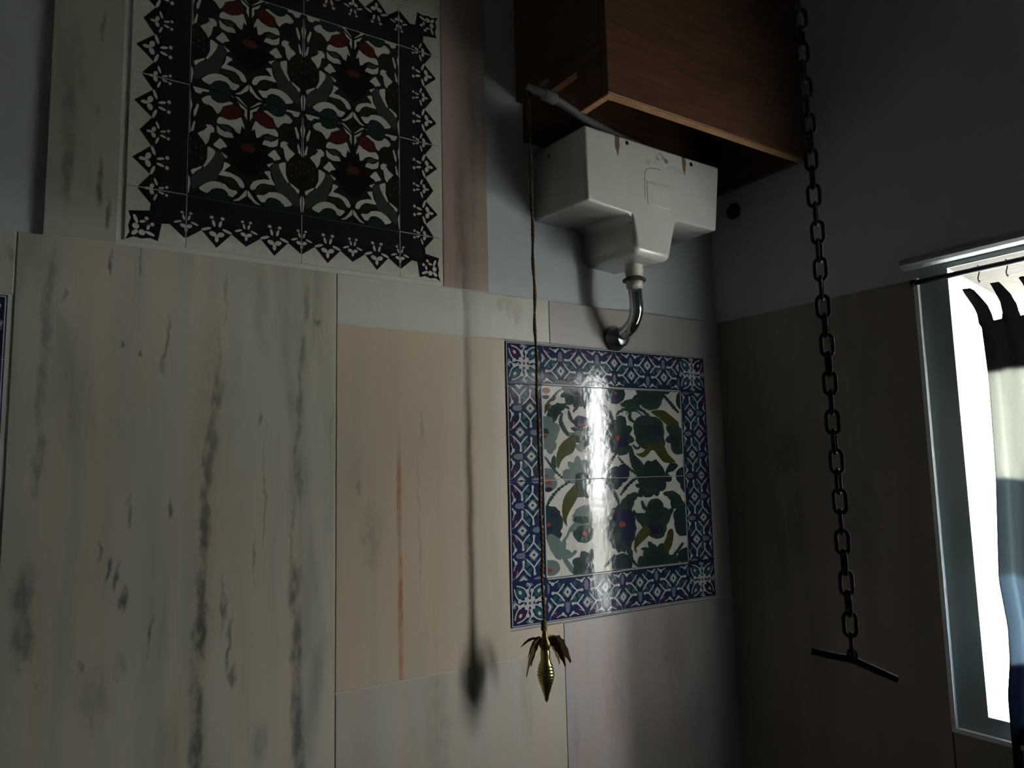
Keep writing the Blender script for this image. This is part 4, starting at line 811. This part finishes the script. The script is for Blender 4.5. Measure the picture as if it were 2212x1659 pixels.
def lotus_tile():
    S = []
    k = HB * 1e-3
    for c, l, p in FLORAL_PRINT:
        c = {'white': 'whiteb', 'red': 'crimson', 'olive': 'oliveb'}.get(c, c)
        q = [(x * k, z * k) for x, z in p]
        S += [(c, l, q), (c, l, mir(q))]
    for sx in (-1, 1):
        for sz in (-1, 1): S.append(('rosette', 3, ell(sx * .5 * HB, sz * HB, .0195, .0195, 0, 18, .13)))
        S.append(('brown', 0, ell(sx * HB, -.20 * HB, .030, .040, 0, 18, .08)))
        for i in range(9):
            S.append(('maroon' if i % 2 else 'greyleaf', 1, ell(sx * (HB - .003 - .0085 * (i % 3)), .02 * HB - .0105 * (i // 3) - .004 * (i % 3), .0020, .0026, .6, 6)))
    for sz in (-1, 1): S.append(('brown', 3, ell(0, sz * HB, .0125, .0135, 0, 8, .12)))
    lot = []
    for i in range(15):                                            # spiked lotus
        a = PI * (-.08 + 1.16 * i / 14); r = (.041 if i % 2 == 0 else .027)
        lot.append((r * 1.02 * math.cos(a), .006 + r * .95 * math.sin(a)))
    lot += [(-.030, -.018), (-.016, -.038), (0, -.047), (.016, -.038), (.030, -.018)]
    S.append(('lotus', 2, lot))
    S.append(('lotusred', 3, ell(0, .0065, .0150, .0085, 0, 12, .2)))
    S.append(('lotus', 2, stroke([(0, .040), (0, .075)], .0052, .003)))
    for sg in (-1, 1):
        S.append(('lotus', 2, stroke([(0, .075), (sg * .018, .088), (sg * .030, .097)], .0032)))
        S.append(('lotus', 2, stroke([(0, -.062), (sg * .018, -.082), (sg * .030, -.097)], .0036)))
        S.append(('whiteb', 1, [(sg * .0950, .078), (sg * .0905, .062), (sg * .0935, .045), (sg * .0925, .012), (sg * .0950, .012)]))
    return S
ME_CREST = tile_mesh('border_tile', TB, BW, crest_border(), 'cream')
ME_CREST_C = tile_mesh('corner_tile', BW, BW, crest_corner(), 'cream')
ME_LOTUS = tile_mesh('floral_tile', TB, TB, lotus_tile(), 'darkgreen')
panel3 = empty('tile_panel', (-.7207, -.0012, .6721))
tag(panel3, 'large dark lotus tile panel with a pointed crested border, high on the wall', 'tile panel')
lay_panel(panel3, TB, ME_CREST, ME_CREST_C, {(sx, sz): ME_LOTUS for sx in (-1, 1) for sz in (-1, 1)}, 3, 'grout_dark')

# ---------------------------------------------------------------- wooden casing above the cistern
bx = empty('wooden_casing', (0, 0, 0))
tag(bx, 'brown wooden boxed casing hanging high in the corner above the cistern', 'casing')
BT = 1.27
box('front_board', -.246, .352, -.290, -.272, .711, BT, 'brown_wood', bx, .0015)
# side board with a cut-out for the lever
def side_board():
    bm = bmesh.new()
    prof = [(-.272, .711), (-.205, .711), (-.203, .793), (-.118, .793), (-.112, .824), (.009, .824), (.009, BT), (-.272, BT)]
    a = [bm.verts.new((-.246, y, z)) for y, z in prof]; b = [bm.verts.new((-.229, y, z)) for y, z in prof]
    bm.faces.new(a); bm.faces.new(b[::-1])
    for i in range(len(prof)): bm.faces.new((a[i], b[i], b[(i + 1) % len(prof)], a[(i + 1) % len(prof)]))
    return from_bm('side_board', bm, 'brown_wood')
link('side_board', side_board(), bx)
box('top_board', -.229, .352, -.272, .008, BT - .018, BT, 'brown_wood', bx)
box('side_board', .338, .3535, -.272, -.001, .711, BT - .018, 'brown_wood', bx)
box('added_back_board', -.229, .338, -.004, .008, .735, BT - .018, 'brown_wood', bx)  # added board that keeps the inside of the casing dark
box('corner_batten', -.229, -.204, -.272, -.250, .722, BT - .018, 'pale_edge_wood', bx, .001)
box('lit_edge_strip', -.2445, .346, -.2888, -.2725, .7075, .7115, 'pale_edge_wood', bx, .0008)  # pale strips paint the lit lower edges of the boards
box('lit_edge_strip', -.2452, -.2295, -.2715, -.2065, .7075, .7115, 'pale_edge_wood', bx, .0008)

# ---------------------------------------------------------------- cistern
cis = empty('flush_cistern', (0, 0, 0))
tag(cis, 'white glazed ceramic high-level flush cistern with a stepped lower well', 'cistern')
def cistern_body():
    bm = bmesh.new()
    F, Bk = -.165, .008
    front = [(-.200, .712), (.199, .706), (.1785, .5515), (.0480, .5545), (.0300, .4575), (-.0770, .4640), (-.0775, .5475), (-.1985, .5545)]
    back = [(-.204, .716), (.203, .712), (.1840, .5560), (.0500, .5580), (.0330, .4700), (-.0730, .4790), (-.0775, .5560), (-.2045, .5600)]
    a = [bm.verts.new((x, F, z)) for x, z in front]; b = [bm.verts.new((x, Bk, z)) for x, z in back]
    n = len(a)
    bm.faces.new(a); bm.faces.new(b[::-1])
    for i in range(n): bm.faces.new((a[i], b[i], b[(i + 1) % n], a[(i + 1) % n]))
    bmesh.ops.recalc_face_normals(bm, faces=bm.faces)
    bm.edges.ensure_lookup_table()
    # softer well corners, crisper tank corners
    well = [e for e in bm.edges if all(v.co.z < .57 and -.09 < v.co.x < .06 for v in e.verts) and min(v.co.y for v in e.verts) < -.1]
    rest = [e for e in bm.edges if e not in well and any(v.co.y < -.1 for v in e.verts)]
    bmesh.ops.bevel(bm, geom=rest, offset=.0055, segments=3, profile=.5, affect='EDGES')
    bm.edges.ensure_lookup_table()
    well = [e for e in bm.edges if len(e.link_faces) == 2 and e.calc_face_angle(0) > .6 and all(-.095 < v.co.x < .07 and v.co.z < .575 for v in e.verts) and any(v.co.y < -.1 for v in e.verts)]
    bmesh.ops.bevel(bm, geom=well, offset=.017, segments=5, profile=.5, affect='EDGES')
    return bm
me = from_bm('tank_body', cistern_body(), 'cistern_ceramic', smooth=True)
body = link('tank_body', me, cis)
wn_ = body.modifiers.new('normals', 'WEIGHTED_NORMAL'); wn_.keep_sharp = True
for x, z in ((-.0865, .699), (.1055, .6935)):
    o = link('fixing_hole', lathe_me('fixing_hole', [(.0026, -.0008), (.0046, -.0008), (.0046, .002), (.0001, .002)], 'hole_dark', 12, 'y'), body, (x, -.1650, z))
o = link('fixing_hole', lathe_me('fixing_hole', [(.0026, -.0008), (.0042, -.0008), (.0042, .002), (.0001, .002)], 'hole_dark', 12, 'x'), body, (-.2018, -.045, .689))
arch = [(-.0405, .588), (-.0400, .622), (-.0385, .642), (-.0330, .6525), (-.0220, .6580), (-.0050, .6600), (.0080, .6600)]
link('embossed_line', tube_me('embossed_line', [(x, -.1648, z) for x, z in arch], .0009, 'lever_plastic', 6), body)
link('embossed_panel', from_bm('embossed_panel', box_bm(-.0345, .035, -.1662, -.1600, .575, .6275, .0022, 3), 'cistern_ceramic', True), body)

# outlet, nut, chrome bend and wall flange of the flush pipe
ox, oy = -.006, -.085
link('outlet_spud', lathe_me('outlet_spud', [(.019, .476), (.0225, .472), (.0225, .466), (.0195, .463), (.0205, .452), (.0190, .447), (.0175, .437), (.0001, .437)], 'spud_plastic', 22), cis, (ox, oy, 0))
pipe = empty('flush_pipe', (ox, oy, .31))
tag(pipe, 'short chrome bend pipe from the cistern outlet into the wall', 'pipe')
def plink(name, me, dx=0, dy=0, dz=0):
    return link(name, me, pipe, (dx, dy, dz))
plink('coupling_nut', lathe_me('coupling_nut', [(.014, .0), (.0255, .0), (.0255, .006), (.021, .009), (.014, .009)], 'nut_rust', 8, 'z', False), 0, 0, .119)
plink('collar', lathe_me('collar', [(.012, 0), (.0185, 0), (.0185, .013), (.012, .013)], 'spud_plastic', 20), 0, 0, .1055)
R_ = .052
path = [(0, 0, .112), (.001, 0, .09), (.003, 0, .066)]
for i in range(1, 9):
    a = PI / 2 * i / 8 * .80
    path.append((.003 + .003 * i / 8, R_ * (1 - math.cos(a)), .066 - R_ * math.sin(a)))
lx, ly, lz = path[-1]
for i in range(1, 5): path.append((lx + .002, ly + (.090 - ly) * i / 4, lz - .014 * i / 4 * (1 - i / 8)))
plink('bend', tube_me('bend', path, .0150, 'chrome', 18))
plink('wall_flange', lathe_me('wall_flange', [(.014, -.030), (.021, -.028), (.023, -.014), (.029, -.006), (.029, 0), (.001, 0)], 'chrome_dull', 18, 'y'), lx + .002, .083, .005)

# lever arm and its cord
lev = empty('flush_lever', (-.281, -.086, .80))
tag(lev, 'pale plastic flush lever arm reaching out above the cistern to the pull cord', 'lever')
arm = link('arm', tube_me('arm', [(0, 0, .004), (.045, 0, .002), (.09, 0, -.008), (.15, 0, -.026), (.24, 0, -.042), (.31, 0, -.050)], [.008, .0085, .0085, .008, .0075, .0075], 'lever_plastic', 12), lev)
link('socket', lathe_me('socket', [(.009, 0), (.0125, .002), (.0125, .030), (.009, .033)], 'lever_plastic', 16, 'x'), arm, (.040, 0, .001), (0, .14, 0))
link('hook_ring', tube_me('hook_ring', [(.0085 * math.cos(i / 12 * 2 * PI), 0, .0085 * math.sin(i / 12 * 2 * PI) - .012) for i in range(12)], .0016, 'iron', 6, True), arm)
link('pivot_post', tube_me('pivot_post', [(.285, 0, -.048), (.285, 0, -.088)], .007, 'lever_plastic', 12), lev)

cord = empty('flush_pull', (-.279, -.086, -.411))
tag(cord, 'twisted brown pull cord with a brass weight, hanging left of the blue tile panel', 'pull cord')
cp = []
for i in range(60):
    t = i / 59; z = 1.19 - t * 1.055
    cp.append((.0009 * math.sin(i * .9) - .001 + .003 * t, .0008 * math.cos(i * .7), z))
link('cord', tube_me('cord', cp, [.0030 + .0007 * math.sin(i * 1.7) for i in range(60)], 'cord_twist', 8), cord)
link('knot', lathe_me('knot', [(.001, 0), (.0052, .003), (.0062, .008), (.0048, .013), (.0058, .018), (.003, .023)], 'cord_twist', 12), cord, (.0015, 0, .128))
# brass weight: collar, drooping leaves, ribbed bulb and pointed tip
wx = .003
link('collar', lathe_me('collar', [(.0028, .138), (.0048, .128), (.0060, .118), (.0105, .110), (.0120, .104), (.0085, .098), (.0075, .092), (.001, .092)], 'brass_dark', 18), cord, (wx, 0, 0))
bulb = [(.001, .100), (.0085, .096), (.0095, .088), (.0090, .080), (.0110, .072)]
for i in range(7):
    z = .068 - i * .0055; r = .0150 * math.sin(.75 + 1.55 * (i + 1) / 8) * (1 if i < 4 else 1 - .05 * (i - 3)); bulb += [(r + .0018, z), (r + .0014, z - .0020), (r, z - .0034)]
bulb += [(.0098, .027), (.0065, .016), (.0042, .011), (.0048, .008), (.0026, .003), (.0004, 0)]
link('bulb', lathe_me('bulb', bulb, 'brass', 24), cord, (wx, 0, 0))
def frond(name, ang, length, droop, width):
    """frayed wing: a thin blade that stands on edge and droops outward"""
    v, f = [], []; N = 10
    for i in range(N + 1):
        t = i / N; r = .004 + length * t; z = .113 - droop * t * t + .006 * math.sin(t * PI)
        w = width * math.sin(PI * (.10 + .84 * t)) * (1 if i % 2 == 0 or t < .3 else .75)
        for sd in (-1, 1):
            for th in (-.0005, .0005):
                rr = r + sd * w * .55
                v.append((rr * math.cos(ang) - th * math.sin(ang), rr * math.sin(ang) + th * math.cos(ang), z + sd * w * .8))
    for i in range(N):
        a, b = i * 4, i * 4 + 4
        f += [(a, a + 2, b + 2, b), (a + 1, b + 1, b + 3, a + 3), (a, b, b + 1, a + 1), (a + 2, a + 3, b + 3, b + 2)]
    f += [(0, 1, 3, 2), (N * 4, N * 4 + 2, N * 4 + 3, N * 4 + 1)]
    return mesh(name, v, f, 'tassel_fibre')
for ang, ln, dr, w in ((5.75, .044, .042, .012), (5.45, .034, .046, .010), (.20, .036, .050, .010), (1.1, .026, .055, .008), (2.0, .028, .05, .008), (2.56, .042, .012, .003), (2.95, .036, .062, .006), (2.3, .030, .034, .004)):
    link('leaf', frond('leaf', ang, ln, dr, w), cord, (wx, 0, 0))

# ---------------------------------------------------------------- iron chain with its cross handle
CX, CY = -.100, -.5975
chain = empty('pull_chain', (CX, CY, -.262))
tag(chain, 'dark iron link chain with a crossbar handle, hanging between casing and window', 'chain')
def link_path(hl, hw, n=9):
    P = []
    for i in range(n): a = PI * i / (n - 1); P.append((hw * math.cos(a), 0, hl - hw + hw * math.sin(a)))
    for i in range(n): a = PI + PI * i / (n - 1); P.append((hw * math.cos(a), 0, -(hl - hw) + hw * math.sin(a)))
    return P
PITCH = .0296
ME_LINK = tube_me('chain_link', link_path(.0174, .0084), .0029, 'iron', 8, True)
nl = int((CEIL + .262 - .018) / PITCH) + 1
view_ang = math.atan2(CY + 1.2648, CX + 1.1244)
for i in range(nl):
    z = .0205 + i * PITCH
    a = view_ang + PI / 2 + (0 if i % 2 else PI / 2) + .30 * math.sin(i * .55)
    link('chain_link', ME_LINK, chain, (0.0012 * math.sin(i), -.0065 + .017 * (z / 1.6) if z < 1.6 else 0, z), (0, 0, a))
ca, sa = math.cos(view_ang - PI / 2), math.sin(view_ang - PI / 2)
hp = [(-.055, .0085), (-.03, .0045), (-.004, .0010), (.004, -.0010), (.03, -.0120), (.057, -.0225)]
bar = link('crossbar', tube_me('crossbar', [(-ca * -t, sa * t, z) for t, z in hp], [.0046, .0052, .0052, .0052, .0052, .0046], 'iron', 10), chain, (0, -.0065, 0))
link('eye', tube_me('eye', [(.0058 * ca * math.cos(i / 10 * 2 * PI), .0058 * sa * math.cos(i / 10 * 2 * PI), .0075 + .0075 * math.sin(i / 10 * 2 * PI)) for i in range(10)], .0022, 'iron', 6, True), bar)
link('ceiling_hook', lathe_me('ceiling_hook', [(.018, .0), (.018, -.006), (.006, -.010), (.003, -.022)], 'iron', 14), chain, (0, 0, CEIL + .262))

# dark round plug on the window wall beside the cistern
plug = link('wall_plug', lathe_me('wall_plug', [(.0001, -.012), (.010, -.012), (.0125, -.009), (.0125, -.005), (.020, -.003), (.021, .001)], 'rubber_dark', 20, 'x'), None, (.3635, -.066, .662))
tag(plug, 'dark round wall plug in the shadow to the right of the cistern', 'wall plug')

# ---------------------------------------------------------------- curtain rod, hooks and curtain
rod = empty('curtain_rod', (.350, -.87, .374))
tag(rod, 'thin black curtain rod across the top of the window', 'curtain rod')
bar_ = link('rod', tube_me('rod', [(0, .362, 0), (0, -.36, 0)], .0052, 'rod_black', 12), rod)
for y in (.365, -.363): link('end_cap', lathe_me('end_cap', [(.004, -.004), (.0072, -.004), (.0072, .004), (.004, .004)], 'rod_black', 14, 'y'), bar_, (0, y, 0))
PEAKS = [-.6255 - .0475 * i for i in range(12)]
hk = [(0, .0, .0068), (.005, 0, .004), (.0062, 0, -.002), (.003, 0, -.0075), (0, 0, -.012), (-.003, 0, -.017), (-.0015, 0, -.023), (.0018, 0, -.025), (.003, 0, -.021)]
ME_HOOK = tube_me('curtain_hook', hk, .0011, 'iron', 6)
for i, y in enumerate(PEAKS):
    o = link('curtain_hook', ME_HOOK, None, (.350, y, .374))
    names = ('first curtain hook from the window corner, above the leftmost curtain point', 'second curtain hook from the window corner, above the second curtain point')
    tag(o, names[i] if i < 2 else 'small metal curtain hook on the rod, past the picture edge', 'hook', 'curtain hooks on the rod')

EDGE = [(.36, .006), (.28, -.0025), (.17, -.0065), (-.01, -.0045), (-.19, .0045), (-.27, -.0035), (-.33, -.0015), (-.39, .007), (-.70, .012)]
def edge_shift(z):
    for (za, ea), (zb, eb) in zip(EDGE[:-1], EDGE[1:]):
        if z >= zb: return ea + (eb - ea) * min(1, max(0, (za - z) / (za - zb)))
    return EDGE[-1][1]
def curtain():
    NX, NZ = 320, 70
    v, f = [], []
    ya, yb = PEAKS[0] + .0100, -1.185
    for i in range(NX + 1):
        s = i / NX; y = ya + (yb - ya) * s
        ph = (y - PEAKS[0]) / .0475
        d = abs(ph - round(ph))
        q = min(1.0, max(0.0, (.33 - d) / .20)); pk = q * q * (3 - 2 * q)   # horn shaped points at the hooks
        ztop = .274 + .069 * pk
        for j in range(NZ + 1):
            t = j / NZ
            z = ztop + (-.66 - ztop) * t ** 1.25
            amp = .0035 + .012 * min(1, t * 1.6)
            x = .348 + amp * math.sin(2 * PI * ph + 2.3) + .004 * math.sin(ph * 2.1 + z * 6)
            lean = max(0.0, (z - .290) / .053)
            yy = y + .021 * lean ** 1.5                               # tips curl towards the corner
            yy += max(0.0, 1 - s / .16) * (edge_shift(z) - .004 * (z < .27))
            if j == 0: yy += .0010 * math.sin(i * 2.9)
            v.append((x, yy, z))
    for i in range(NX):
        for j in range(NZ):
            a = i * (NZ + 1) + j
            f.append((a, a + 1, a + NZ + 2, a + NZ + 1))
    return mesh('curtain', v, f, 'striped_curtain_cloth', smooth=True)
cu = link('curtain', curtain())
sol = cu.modifiers.new('thickness', 'SOLIDIFY'); sol.thickness = .0008; sol.offset = 0
tag(cu, 'banded grey and dark curtain with pointed top hanging at the right edge', 'curtain')
